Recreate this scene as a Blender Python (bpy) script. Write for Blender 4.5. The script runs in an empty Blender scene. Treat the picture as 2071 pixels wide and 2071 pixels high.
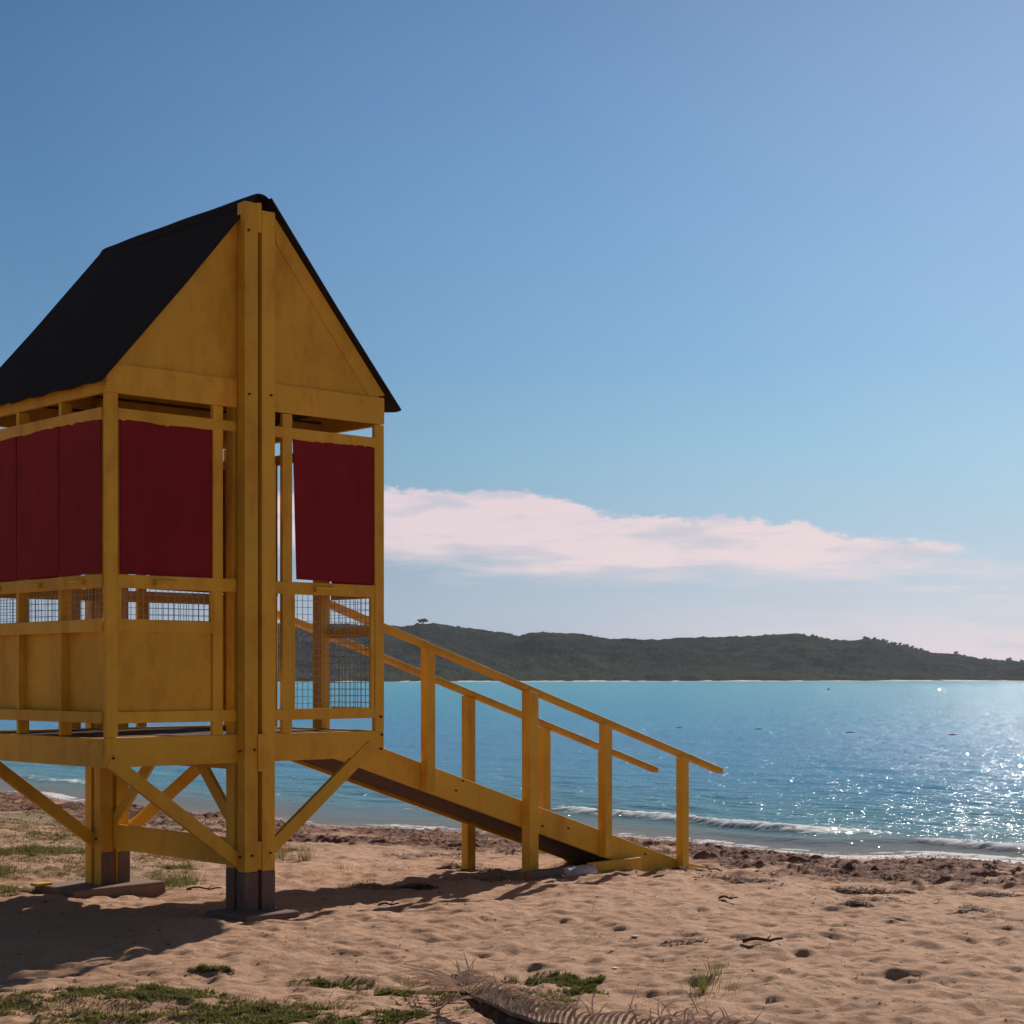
import bpy, math, random
import numpy as np
from math import radians as R
from mathutils import Vector

random.seed(7)
rng = np.random.default_rng(11)
scene = bpy.context.scene
COL = scene.collection
EYE = 1.743
F = 3560.0 / 2071.0            # focal length / picture width
SEA = -0.5

# ------------------------------------------------------------------ helpers
def tag(o, label=None, cat=None, group=None, kind=None):
    if label: o['label'] = label
    if cat: o['category'] = cat
    if group: o['group'] = group
    if kind: o['kind'] = kind
    return o

def empty(name, loc=(0, 0, 0), rz=0.0, parent=None):
    o = bpy.data.objects.new(name, None)
    o.empty_display_size = 0.2
    COL.objects.link(o)
    o.location = loc
    o.rotation_euler = (0, 0, rz)
    if parent: o.parent = parent
    return o

class MB:
    """collects faces and links them as one mesh object"""
    def __init__(s): s.v = []; s.f = []
    def add(s, vs, fs):
        b = len(s.v); s.v += [tuple(p) for p in vs]; s.f += [tuple(b + i for i in f) for f in fs]
    def box(s, x0, x1, y0, y1, z0, z1, j=0.0):
        vs = [(x, y, z) for z in (z0, z1) for y in (y0, y1) for x in (x0, x1)]
        if j: vs = [tuple(c + random.uniform(-j, j) for c in p) for p in vs]
        s.add(vs, [(0, 2, 3, 1), (4, 5, 7, 6), (0, 1, 5, 4), (2, 6, 7, 3), (0, 4, 6, 2), (1, 3, 7, 5)])
    def bar(s, p, q, w, t, side=(0, 1, 0)):
        """box beam p->q, thickness t along side, width w across"""
        p = Vector(p); q = Vector(q); d = (q - p).normalized(); sd = Vector(side)
        sd = (sd - d * sd.dot(d)).normalized(); up = d.cross(sd)
        vs = []
        for e in (p, q):
            for a, b in ((-1, -1), (1, -1), (1, 1), (-1, 1)):
                vs.append(e + sd * (a * t / 2) + up * (b * w / 2))
        s.add(vs, [(0, 1, 2, 3), (7, 6, 5, 4), (0, 4, 5, 1), (1, 5, 6, 2), (2, 6, 7, 3), (3, 7, 4, 0)])
    def prism(s, poly, y0, y1, axis='y'):
        """polygon (a,z) extruded along y (or along x when axis is x)"""
        n = len(poly)
        mk = (lambda a, z, y: (a, y, z)) if axis == 'y' else (lambda a, z, y: (y, a, z))
        vs = [mk(a, z, y0) for a, z in poly] + [mk(a, z, y1) for a, z in poly]
        fs = [tuple(range(n)), tuple(range(2 * n - 1, n - 1, -1))]
        fs += [(i, i + n, (i + 1) % n + n, (i + 1) % n) for i in range(n)]
        s.add(vs, fs)
    def cyl(s, p, q, r, n=8, r2=None):
        p = Vector(p); q = Vector(q); d = (q - p).normalized()
        a = d.orthogonal().normalized(); b = d.cross(a); r2 = r if r2 is None else r2
        vs = [p + (a * math.cos(2 * math.pi * i / n) + b * math.sin(2 * math.pi * i / n)) * r for i in range(n)]
        vs += [q + (a * math.cos(2 * math.pi * i / n) + b * math.sin(2 * math.pi * i / n)) * r2 for i in range(n)]
        s.add(vs, [tuple(range(n - 1, -1, -1)), tuple(range(n, 2 * n))] + [(i, (i + 1) % n, (i + 1) % n + n, i + n) for i in range(n)])
    def build(s, name, mat, parent=None, bevel=0.0, smooth=False):
        me = bpy.data.meshes.new(name); me.from_pydata(s.v, [], s.f); me.update()
        import bmesh
        bm = bmesh.new(); bm.from_mesh(me); bmesh.ops.recalc_face_normals(bm, faces=bm.faces); bm.to_mesh(me); bm.free()
        if smooth: me.shade_smooth()
        me.materials.append(mat)
        o = bpy.data.objects.new(name, me); COL.objects.link(o)
        if parent: o.parent = parent
        if bevel:
            m = o.modifiers.new('edge', 'BEVEL'); m.width = bevel; m.segments = 2; m.limit_method = 'ANGLE'
        return o

def np_mesh(name, verts, faces, mat, smooth=True, attrs=None):
    verts = np.asarray(verts, dtype=np.float32); faces = np.asarray(faces, dtype=np.int32)
    me = bpy.data.meshes.new(name); k = faces.shape[1]
    me.vertices.add(len(verts)); me.vertices.foreach_set('co', verts.ravel())
    me.loops.add(faces.size); me.loops.foreach_set('vertex_index', faces.ravel())
    me.polygons.add(len(faces)); me.polygons.foreach_set('loop_start', np.arange(0, faces.size, k, dtype=np.int32))
    me.update(calc_edges=True); me.validate()
    if smooth: me.shade_smooth()
    for n, a in (attrs or {}).items():
        at = me.attributes.new(n, 'FLOAT', 'POINT'); at.data.foreach_set('value', np.asarray(a, dtype=np.float32).ravel())
    me.materials.append(mat)
    o = bpy.data.objects.new(name, me); COL.objects.link(o)
    return o

def grid_faces(nr, nc):
    i = np.arange(nr - 1)[:, None] * nc + np.arange(nc - 1)[None, :]
    return np.stack([i, i + 1, i + nc + 1, i + nc], -1).reshape(-1, 4)

# value noise
_T = rng.random((512, 512))
def vn(x, y):
    xi = np.floor(x).astype(np.int64); yi = np.floor(y).astype(np.int64)
    fx = x - xi; fy = y - yi
    fx = fx * fx * fx * (fx * (fx * 6 - 15) + 10); fy = fy * fy * fy * (fy * (fy * 6 - 15) + 10)
    a = _T[xi & 511, yi & 511]; b = _T[(xi + 1) & 511, yi & 511]
    c = _T[xi & 511, (yi + 1) & 511]; d = _T[(xi + 1) & 511, (yi + 1) & 511]
    return (a * (1 - fx) + b * fx) * (1 - fy) + (c * (1 - fx) + d * fx) * fy
def fbm(x, y, o=4, g=0.5):
    s = 0; a = 1.0; t = 0
    for k in range(o):
        s = s + a * (vn(x * 2 ** k + 17.3 * k, y * 2 ** k + 9.1 * k) - 0.5); t += a; a *= g
    return s / t * 2
def sst(a, b, x):
    t = np.clip((x - a) / (b - a), 0, 1); return t * t * (3 - 2 * t)

# ------------------------------------------------------------------ materials
def mat(name):
    m = bpy.data.materials.new(name); m.use_nodes = True
    n = m.node_tree.nodes; l = m.node_tree.links
    return m, n, l, n['Principled BSDF']
def noise(n, l, scale, detail=4, rough=0.55, vec=None, dim='3D'):
    t = n.new('ShaderNodeTexNoise'); t.inputs['Scale'].default_value = scale
    t.inputs['Detail'].default_value = detail; t.inputs['Roughness'].default_value = rough
    if vec is not None: l.new(vec, t.inputs['Vector'])
    return t
def ramp(n, l, fac, stops):
    r = n.new('ShaderNodeValToRGB'); l.new(fac, r.inputs[0]); e = r.color_ramp.elements
    while len(e) < len(stops): e.new(0.5)
    for i, (p, c) in enumerate(stops): e[i].position = p; e[i].color = (*c, 1)
    return r
def math_(n, l, op, a, b=None, c=None):
    m = n.new('ShaderNodeMath'); m.operation = op
    for i, v in enumerate((a, b, c)):
        if v is None: continue
        if isinstance(v, (int, float)): m.inputs[i].default_value = v
        else: l.new(v, m.inputs[i])
    return m.outputs[0]
def mix(n, l, fac, a, b, blend='MIX'):
    m = n.new('ShaderNodeMix'); m.data_type = 'RGBA'; m.blend_type = blend
    for i, v in ((0, fac), (6, a), (7, b)):
        if isinstance(v, (int, float)): m.inputs[i].default_value = v
        elif isinstance(v, tuple): m.inputs[i].default_value = (*v, 1)
        else: l.new(v, m.inputs[i])
    return m.outputs[2]
def bump(n, l, b, h, strength, dist, prev=None):
    q = n.new('ShaderNodeBump'); q.inputs['Strength'].default_value = strength; q.inputs['Distance'].default_value = dist
    l.new(h, q.inputs['Height'])
    if prev is not None: l.new(prev, q.inputs['Normal'])
    if b is not None: l.new(q.outputs[0], b.inputs['Normal'])
    return q.outputs[0]
def tc(n, out='Object', scale=None, l=None):
    t = n.new('ShaderNodeTexCoord')
    if scale is None: return t.outputs[out]
    m = n.new('ShaderNodeMapping'); m.inputs['Scale'].default_value = scale; l.new(t.outputs[out], m.inputs[0]); return m.outputs[0]

def painted(name, base, worn, rough=0.55, wear=0.5, grain=(3, 3, 40)):
    m, n, l, b = mat(name); co = tc(n)
    big = noise(n, l, 1.6, 5, 0.6, co); fine = noise(n, l, 38, 4, 0.7, co)
    oi = n.new('ShaderNodeObjectInfo')
    c = ramp(n, l, big.outputs[0], [(0.3, tuple(x * 0.86 for x in base)), (0.55, base), (0.8, tuple(min(1, x * 1.08) for x in base))]).outputs[0]
    hsv = n.new('ShaderNodeHueSaturation'); l.new(c, hsv.inputs['Color'])
    l.new(math_(n, l, 'MULTIPLY_ADD', oi.outputs['Random'], 0.16, 0.92), hsv.inputs['Value'])
    mot = ramp(n, l, noise(n, l, 4.5, 6, 0.7, tc(n, 'Object', (1, 1, .45), l)).outputs[0], [(0.35, (0.84, 0.74, 0.8)), (0.52, (1, 1, 1)), (0.68, (0.93, 1.0, 1.2))]).outputs[0]
    mul_ = mix(n, l, 1.0, hsv.outputs[0], mot, 'MULTIPLY')
    mask = ramp(n, l, fine.outputs[0], [(0.66, (0, 0, 0)), (0.74, (1, 1, 1))]).outputs[0]
    patch = ramp(n, l, noise(n, l, 5, 3, 0.6, co).outputs[0], [(0.5, (0, 0, 0)), (0.7, (1, 1, 1))]).outputs[0]
    k = math_(n, l, 'MULTIPLY', math_(n, l, 'MULTIPLY', mask, patch), wear)
    l.new(mix(n, l, k, mul_, worn), b.inputs['Base Color'])
    b.inputs['Roughness'].default_value = rough; b.inputs['Specular IOR Level'].default_value = 0.22
    g = noise(n, l, 1.0, 5, 0.6, tc(n, 'Object', grain, l))
    b1 = bump(n, l, None, g.outputs[0], 0.25, 0.004)
    bump(n, l, b, fine.outputs[0], 0.25, 0.003, b1)
    return m

YEL = painted('yellow_paint', (0.76, 0.435, 0.042), (0.16, 0.07, 0.03))
YEL2 = painted('yellow_paint_boards', (0.77, 0.435, 0.042), (0.15, 0.06, 0.025), 0.6, 0.8)
RED = painted('red_paint', (0.25, 0.012, 0.02), (0.16, 0.03, 0.03), 0.8, 0.5)
GREY = painted('weathered_concrete', (0.19, 0.125, 0.10), (0.08, 0.05, 0.04), 0.85, 0.9)
PADM = painted('concrete_pad', (0.24, 0.15, 0.11), (0.10, 0.06, 0.045), 0.9, 0.9)
DARKW = painted('bare_boards', (0.10, 0.055, 0.038), (0.05, 0.03, 0.02), 0.9, 0.8)
LITTER = painted('white_litter', (0.72, 0.68, 0.62), (0.3, 0.25, 0.2), 0.6, 0.9)

def plain(name, c, rough=0.6, metal=0.0, scale=20, amp=0.25, bs=0.3, bd=0.004):
    m, n, l, b = mat(name); t = noise(n, l, scale, 4, 0.6, tc(n))
    l.new(ramp(n, l, t.outputs[0], [(0.3, tuple(x * (1 - amp) for x in c)), (0.7, tuple(x * (1 + amp) for x in c))]).outputs[0], b.inputs['Base Color'])
    b.inputs['Roughness'].default_value = rough; b.inputs['Metallic'].default_value = metal
    bump(n, l, b, t.outputs[0], bs, bd)
    return m
WIRE = plain('galvanised_wire', (0.3, 0.29, 0.3), 0.45, 0.7)
RUST = plain('rusty_bolt', (0.1, 0.045, 0.02), 0.8, 0.2)

# roof felt / shingles
ROOF, n, l, b = mat('dark_roofing')
br = n.new('ShaderNodeTexBrick'); l.new(tc(n, 'Object', (1, 1, 1), l), br.inputs['Vector'])
br.inputs['Scale'].default_value = 7; br.inputs['Mortar Size'].default_value = 0.012
t = noise(n, l, 60, 3, 0.7, tc(n))
l.new(ramp(n, l, t.outputs[0], [(0.3, (0.013, 0.009, 0.008)), (0.7, (0.032, 0.021, 0.018))]).outputs[0], b.inputs['Base Color'])
b.inputs['Roughness'].default_value = 0.9; b.inputs['Specular IOR Level'].default_value = 0.2
lap = n.new('ShaderNodeTexWave'); lap.wave_type = 'BANDS'; lap.bands_direction = 'Z'; lap.wave_profile = 'SAW'; lap.inputs['Scale'].default_value = 1.6; lap.inputs['Distortion'].default_value = 0.6; l.new(tc(n), lap.inputs['Vector'])
bump(n, l, b, t.outputs[0], 0.5, 0.006, bump(n, l, None, lap.outputs[0], 0.6, 0.02))

# sand
SAND, n, l, b = mat('beach_sand'); co = tc(n)
def attr(n, name):
    a = n.new('ShaderNodeAttribute'); a.attribute_name = name; return a.outputs['Fac']
a1 = noise(n, l, 0.7, 5, 0.6, co); a2 = noise(n, l, 9, 5, 0.65, co); a3 = noise(n, l, 120, 3, 0.7, co); a4 = noise(n, l, 420, 2, 0.7, co)
c = ramp(n, l, a1.outputs[0], [(0.3, (0.59, 0.33, 0.198)), (0.7, (0.69, 0.40, 0.245))]).outputs[0]
c = mix(n, l, ramp(n, l, a2.outputs[0], [(0.45, (0, 0, 0)), (0.75, (0.35, 0.35, 0.35))]).outputs[0], c, (0.46, 0.255, 0.148))
c = mix(n, l, ramp(n, l, a3.outputs[0], [(0.62, (0, 0, 0)), (0.75, (0.5, 0.5, 0.5))]).outputs[0], c, (0.28, 0.17, 0.11))
c = mix(n, l, ramp(n, l, a4.outputs[0], [(0.68, (0, 0, 0)), (0.74, (0.7, 0.7, 0.7))]).outputs[0], c, (0.75, 0.6, 0.45))
vo = n.new('ShaderNodeTexVoronoi'); vo.inputs['Scale'].default_value = 7; l.new(co, vo.inputs['Vector'])
spk = math_(n, l, 'MULTIPLY', math_(n, l, 'LESS_THAN', vo.outputs['Distance'], 0.11), math_(n, l, 'GREATER_THAN', noise(n, l, 3, 2, 0.5, co).outputs[0], 0.5))
c = mix(n, l, math_(n, l, 'MULTIPLY', spk, 0.75), c, (0.1, 0.05, 0.035))
a5 = noise(n, l, 26, 6, 0.78, tc(n, 'Object', (1, 1.6, 1), l))
c = mix(n, l, 1.0, c, ramp(n, l, a5.outputs[0], [(0.32, (0.60, 0.56, 0.53)), (0.43, (1.0, 1.0, 1.0)), (0.62, (1.0, 1.0, 1.0))]).outputs[0], 'MULTIPLY')
c = mix(n, l, attr(n, 'wrack'), c, (0.20, 0.08, 0.048))
c = mix(n, l, attr(n, 'turf'), c, (0.30, 0.23, 0.12))
c = mix(n, l, attr(n, 'wet'), c, (0.27, 0.15, 0.11))
l.new(c, b.inputs['Base Color'])
l.new(math_(n, l, 'MULTIPLY_ADD', attr(n, 'wet'), -0.55, 0.93), b.inputs['Roughness'])
b.inputs['Specular IOR Level'].default_value = 0.25
q = bump(n, l, None, a2.outputs[0], 0.6, 0.04); q = bump(n, l, None, a5.outputs[0], 0.6, 0.025, q)
q = bump(n, l, None, a3.outputs[0], 0.7, 0.012, q)
bump(n, l, b, a4.outputs[0], 0.5, 0.004, q)

# water
WATER, n, l, b = mat('sea_water'); co = tc(n)
off = attr(n, 'off'); foam = attr(n, 'foam')
lo = math_(n, l, 'DIVIDE', math_(n, l, 'LOGARITHM', math_(n, l, 'ADD', off, 1.0), 10.0), 3.0)   # 0 at shore, 1 at 1 km
wob = noise(n, l, 1.0, 3, 0.6, tc(n, 'Object', (0.02, 0.09, 1), l))
lo2 = math_(n, l, 'MULTIPLY_ADD', math_(n, l, 'SUBTRACT', wob.outputs[0], 0.5), 0.16, lo)
wc = ramp(n, l, lo2, [(0.0, (0.24, 0.20, 0.17)), (0.10, (0.20, 0.20, 0.19)), (0.24, (0.14, 0.29, 0.36)), (0.40, (0.12, 0.30, 0.46)),
                      (0.52, (0.12, 0.31, 0.50)), (0.66, (0.12, 0.36, 0.52)), (0.85, (0.13, 0.40, 0.54))]).outputs[0]
w1 = noise(n, l, 1.0, 4, 0.6, tc(n, 'Object', (1.1, 2.6, 1), l))
w2 = noise(n, l, 1.0, 3, 0.6, tc(n, 'Object', (5.5, 11, 1), l))
w3 = noise(n, l, 1.0, 3, 0.6, tc(n, 'Object', (0.22, 0.6, 1), l))
calm = math_(n, l, 'MINIMUM', math_(n, l, 'MULTIPLY_ADD', off, 0.22, 0.12), 1.0)
def sb(n, l, tex, dist, prev):
    q = n.new('ShaderNodeBump'); q.inputs['Distance'].default_value = dist
    l.new(calm, q.inputs['Strength']); l.new(tex, q.inputs['Height'])
    if prev is not None: l.new(prev, q.inputs['Normal'])
    return q.outputs[0]
q = sb(n, l, w3.outputs[0], 0.12, None); q = sb(n, l, w1.outputs[0], 0.13, q); q = sb(n, l, w2.outputs[0], 0.045, q)
w4 = noise(n, l, 1.0, 1, 0.5, tc(n, 'Object', (3.2, 5.0, 1), l))
cusp = math_(n, l, 'POWER', math_(n, l, 'MULTIPLY', w4.outputs[0], 1.35), 9.0)
q = sb(n, l, cusp, 0.10, q)
w5 = noise(n, l, 1.0, 1, 0.5, tc(n, 'Object', (1.0, 0.55, 1), l))
cusp2 = math_(n, l, 'MULTIPLY', math_(n, l, 'POWER', math_(n, l, 'MULTIPLY', w5.outputs[0], 1.35), 10.0), math_(n, l, 'MINIMUM', math_(n, l, 'MULTIPLY', off, 0.012), 1.0))
q = sb(n, l, cusp2, 0.1, q)
n.remove(b)
df = n.new('ShaderNodeBsdfDiffuse'); l.new(wc, df.inputs[0]); l.new(bump(n, l, None, w1.outputs[0], 1.0, 0.05, bump(n, l, None, w2.outputs[0], 1.0, 0.02)), df.inputs['Normal'])
gl = n.new('ShaderNodeBsdfGlossy'); gl.inputs['Roughness'].default_value = 0.12; gl.inputs[0].default_value = (1, 1, 1, 1); l.new(q, gl.inputs['Normal'])
fr_ = n.new('ShaderNodeFresnel'); fr_.inputs['IOR'].default_value = 1.33; l.new(q, fr_.inputs['Normal'])
m1 = n.new('ShaderNodeMixShader'); l.new(math_(n, l, 'MINIMUM', math_(n, l, 'MULTIPLY', fr_.outputs[0], 0.4), 0.14), m1.inputs[0]); l.new(df.outputs[0], m1.inputs[1]); l.new(gl.outputs[0], m1.inputs[2])
fd = n.new('ShaderNodeBsdfDiffuse'); fd.inputs[0].default_value = (0.97, 0.97, 0.97, 1); ft = n.new('ShaderNodeBsdfTranslucent'); ft.inputs[0].default_value = (0.93, 0.93, 0.95, 1)
m2 = n.new('ShaderNodeMixShader'); m2.inputs[0].default_value = 0.12; l.new(fd.outputs[0], m2.inputs[1]); l.new(ft.outputs[0], m2.inputs[2])
m3 = n.new('ShaderNodeMixShader'); l.new(foam, m3.inputs[0]); l.new(m1.outputs[0], m3.inputs[1]); l.new(m2.outputs[0], m3.inputs[2])
l.new(m3.outputs[0], n['Material Output'].inputs[0])

# hill scrub
HILL, n, l, b = mat('scrub_hillside'); co = tc(n)
h1 = noise(n, l, 0.02, 5, 0.6, co); h2 = noise(n, l, 0.11, 6, 0.75, co); h3 = noise(n, l, 0.7, 3, 0.7, co)
c = ramp(n, l, h1.outputs[0], [(0.35, (0.028, 0.040, 0.030)), (0.65, (0.075, 0.075, 0.055))]).outputs[0]
c = mix(n, l, ramp(n, l, h2.outputs[0], [(0.4, (0, 0, 0)), (0.62, (1, 1, 1))]).outputs[0], (0.018, 0.022, 0.018), c)
c = mix(n, l, attr(n, 'low'), c, (0.06, 0.075, 0.04))
c = mix(n, l, attr(n, 'bare'), c, (0.2, 0.15, 0.12))
l.new(c, b.inputs['Base Color']); b.inputs['Roughness'].default_value = 1; b.inputs['Specular IOR Level'].default_value = 0.0
q = bump(n, l, None, h2.outputs[0], 0.9, 2.5); bump(n, l, b, h3.outputs[0], 0.8, 0.8, q)

def leafmat(name, c1, c2, scale=15, trans=0.25):
    m, n, l, b = mat(name); t = noise(n, l, scale, 3, 0.6, tc(n))
    l.new(ramp(n, l, t.outputs[0], [(0.3, c1), (0.7, c2)]).outputs[0], b.inputs['Base Color'])
    b.inputs['Roughness'].default_value = 0.85; b.inputs['Specular IOR Level'].default_value = 0.08
    if trans:
        tr = n.new('ShaderNodeBsdfTranslucent'); tr.inputs[0].default_value = (*[min(1, x * 1.3) for x in c2], 1)
        mx = n.new('ShaderNodeMixShader'); mx.inputs[0].default_value = trans
        l.new(b.outputs[0], mx.inputs[1]); l.new(tr.outputs[0], mx.inputs[2])
        l.new(mx.outputs[0], n['Material Output'].inputs[0])
    return m
GRASS = leafmat('green_grass', (0.085, 0.09, 0.022), (0.21, 0.20, 0.055), 6)
DRY = leafmat('dry_grass', (0.16, 0.12, 0.05), (0.3, 0.23, 0.11), 6)
WEED = leafmat('dried_seaweed', (0.06, 0.022, 0.012), (0.22, 0.09, 0.052), 3, 0)
WEEDR = leafmat('red_seaweed', (0.18, 0.05, 0.035), (0.33, 0.12, 0.08), 5, 0)
FROND = leafmat('dead_palm_leaf', (0.26, 0.165, 0.12), (0.80, 0.60, 0.49), 22, 0.06)
STEM = leafmat('dead_palm_stem', (0.2, 0.13, 0.08), (0.36, 0.25, 0.17), 12, 0)
STICK = leafmat('driftwood', (0.05, 0.035, 0.03), (0.11, 0.08, 0.065), 20, 0)
CROWN = leafmat('scrub_leaves', (0.02, 0.03, 0.015), (0.05, 0.06, 0.03), 1, 0)
BARK = leafmat('scrub_bark', (0.05, 0.04, 0.03), (0.08, 0.06, 0.05), 4, 0)
FLOAT = plain('dark_float', (0.03, 0.03, 0.035), 0.5)
FOAMM = plain('white_foam', (0.85, 0.85, 0.86), 0.6, 0, 30, 0.05)

# ------------------------------------------------------------------ terrain
SX = [-400, -60, -12, -10.6, -4.8, -2.1, 1.68, 3.12, 6.43, 9.5, 40, 300]
SZ = [300, 85, 36.5, 35.0, 28.6, 26.2, 24.8, 22.9, 21.2, 19.5, 4, -120]
def shore(X): return np.interp(X, SX, SZ)
def inland(X, Z):
    return (shore(X) - Z) * 0.9 + 0.25 * np.sin(X * 1.1 + 0.5) * 0.6 + 0.2 * np.sin(X * 2.7)

def axis(lo, hi, dense, ranges):
    """steps widen geometrically outside the dense ranges"""
    pts = [ranges[0][0]]
    for a, b_, st in ranges: pts += list(np.arange(a + st, b_ + 1e-6, st))
    st = ranges[-1][2]
    while pts[-1] < hi: st *= 1.22; pts.append(pts[-1] + st)
    st = ranges[0][2]
    while pts[0] > lo: st *= 1.22; pts.insert(0, pts[0] - st)
    return np.array(pts)
gx = axis(-900, 900, 0, [(-13, -5.5, 0.07), (-5.5, 6.5, 0.028)])
gz = axis(-900, 900, 0, [(7.6, 14, 0.026), (14, 22, 0.036), (22, 38, 0.07)])
GX, GZ = np.meshgrid(gx, gz)
dd = inland(GX, GZ)
h = SEA + 0.53 * (1 - np.exp(-(np.clip(dd, 0, None) / 6.6) ** 1.3)) + np.where(dd < 0, dd * 0.09, 0)
h = np.maximum(h, SEA - 3.5)
near = np.exp(-((GX) ** 2 + (GZ - 15) ** 2) / 60 ** 2)
dry = sst(0.3, 2.2, dd)
h += near * dry * (0.045 * fbm(GX * 0.55, GZ * 0.6, 3) + 0.026 * fbm(GX * 2.1, GZ * 2.3, 3) + 0.028 * fbm(GX * 5.5, GZ * 7.0, 3, 0.5))
h += near * 0.007 * fbm(GX * 13, GZ * 17, 2) * dry
# heaped sand and scour round the footings and the foot of the ramp (metres)
def local(x, y):
    return -2.796 + 0.7355 * x - 0.6775 * y, 12.13 + 0.6775 * x + 0.7355 * y
def lump(lx, ly, r, a, sx=1.0):
    global h
    cx, cz = local(lx, ly)
    u = ((GX - cx) * 0.7355 + (GZ - cz) * 0.6775) / sx; v = -(GX - cx) * 0.6775 + (GZ - cz) * 0.7355
    h += a * np.exp(-(u * u + v * v) / (r * r))
for a in ((1.2, 0.05, 0.5, -0.03), (0.4, -0.35, 0.35, 0.06), (1.6, -0.6, 0.3, 0.05), (5.2, 0.15, 0.28, 0.05), (6.2, 0.2, 0.3, 0.035),
          (4.2, 0.0, 0.35, 0.05), (7.0, 0.35, 0.25, 0.02), (1.9, 1.7, 0.4, 0.05), (2.3, 0.6, 0.5, 0.04), (3.6, 0.0, 0.5, -0.03)):
    lump(*a)
# footprints: shallow pits with a pushed-up rim
PIT = np.zeros_like(h)
def stamp(cx, cz, rx, rz, ang, dep):
    m = max(rx, rz) * 2.2
    i0, i1 = np.searchsorted(gz, (cz - m, cz + m)); j0, j1 = np.searchsorted(gx, (cx - m, cx + m))
    if i1 - i0 < 2 or j1 - j0 < 2: return
    X = GX[i0:i1, j0:j1] - cx; Z = GZ[i0:i1, j0:j1] - cz
    u = (X * math.cos(ang) + Z * math.sin(ang)) / rx; v = (-X * math.sin(ang) + Z * math.cos(ang)) / rz
    r2 = u * u + v * v
    PIT[i0:i1, j0:j1] += dep * (-np.exp(-r2 * 1.3) + 0.42 * np.exp(-(np.sqrt(r2) - 1.35) ** 2 * 6))
for _ in range(6500):
    cz = 7.8 + 17 * rng.random() ** 1.25; cx = rng.uniform(-0.36, 0.36) * cz + rng.normal() * 0.4
    if inland(cx, cz) < 1.3: continue
    s = 0.3 + 0.6 * rng.random() ** 1.6
    stamp(cx, cz, 0.17 * s, 0.10 * s, rng.uniform(0, 3.14), rng.uniform(0.006, 0.015) * s * (1 if cx > -1.5 or cz > 13 else 0.7))
h += 0.012 * np.tanh(PIT / 0.012)
for _ in range(1):      # wind-softened relief
    h[1:-1] = 0.25 * h[:-2] + 0.5 * h[1:-1] + 0.25 * h[2:]
    h[:, 1:-1] = 0.25 * h[:, :-2] + 0.5 * h[:, 1:-1] + 0.25 * h[:, 2:]
PIT[:] = 0
for _ in range(16000):      # small scuffs and pocks
    cz = 7.8 + 15 * rng.random() ** 1.2; cx = rng.uniform(-0.36, 0.36) * cz + rng.normal() * 0.4
    if inland(cx, cz) < 1.5: continue
    s = rng.uniform(0.5, 1.3)
    stamp(cx, cz, 0.075 * s, 0.045 * s, rng.normal(0, .5), rng.uniform(0.004, 0.011) * s)
h += 0.010 * np.tanh(PIT / 0.010) + near * 0.006 * fbm(GX * 10, GZ * 15, 3, .6) * dry
# seaweed band, turf and wetness
edge = 5.4 + 1.6 * fbm(GX * 0.5, GZ * 0.25, 2) - 1.2 * sst(1.0, -0.5, GX) * sst(-3.5, -2.0, GX)
wn = fbm(GX * 1.3, GZ * 2.6, 4, 0.65)
wrack = sst(0.05, 0.4, wn + 0.35) * sst(0.5, 1.4, dd) * (1 - sst(edge, edge + 1.2, dd)) * 0.9
wrack = wrack + sst(0.32, 0.42, fbm(GX * 1.7, GZ * 3.2, 3)) * sst(0.5, 1.5, dd) * (1 - sst(6, 10, dd)) * 0.5
wet = (1 - sst(0.15, 1.1, dd))
tf = sst(0.0, 0.35, fbm(GX * 0.9, GZ * 1.2, 4)) * sst(-2.0, -4.4, GX - (GZ - 17) * -0.05) * sst(12.5, 15, GZ) * (1 - sst(24, 29, GZ)) * 0.75
h += wrack * near * 0.055 * (0.5 + fbm(GX * 9, GZ * 11, 2))
V = np.stack([GX, GZ, h], -1).reshape(-1, 3)
ground = np_mesh('sand_beach', V, grid_faces(*GX.shape), SAND, True, {'wrack': np.clip(wrack, 0, 1), 'wet': wet, 'turf': tf})
tag(ground, kind='structure')
def gh(x, z):
    """ground height, bilinear"""
    x = np.asarray(x, float); z = np.asarray(z, float)
    j = np.clip(np.searchsorted(gx, x) - 1, 0, len(gx) - 2); i = np.clip(np.searchsorted(gz, z) - 1, 0, len(gz) - 2)
    fx = (x - gx[j]) / (gx[j + 1] - gx[j]); fz = (z - gz[i]) / (gz[i + 1] - gz[i])
    return (h[i, j] * (1 - fx) + h[i, j + 1] * fx) * (1 - fz) + (h[i + 1, j] * (1 - fx) + h[i + 1, j + 1] * fx) * fz

# ------------------------------------------------------------------ sea
us = list(np.arange(-0.34, 0.36, 0.0017)); st = 0.0017
while us[-1] < 1.6: st *= 1.25; us.append(us[-1] + st)
st = 0.0017
while us[0] > -1.6: st *= 1.25; us.insert(0, us[0] - st)
zs = [2.0, 8, 12, 15, 17] + list(np.arange(18, 34, 0.045)) ; st = 0.045
while zs[-1] < 1500: st *= 1.028; zs.append(zs[-1] + st)
U, WZ = np.meshgrid(np.array(us), np.array(zs)); WX = U * WZ
offs = -inland(WX, WZ)
o_ = np.clip(offs, 0, None)
swell = 0.05 * fbm(WX * 0.22, o_ * 0.75, 3) * sst(0.5, 6, o_) * (1 - 0.6 * sst(60, 200, WZ)) \
      + 0.028 * fbm(WX * 1.3, o_ * 3.1, 3) * sst(0.3, 5, o_) * (1 - sst(60, 140, WZ))
l1 = 3.0 + 0.35 * fbm(WX * 0.5, WX * 0 + 3, 2)
e1 = sst(-3.5, 0.8, WX) * (1 - sst(3.6, 5.4, WX)) + 0.6 * sst(-16, -12, WX) * (1 - sst(-9, -6, WX))
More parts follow.
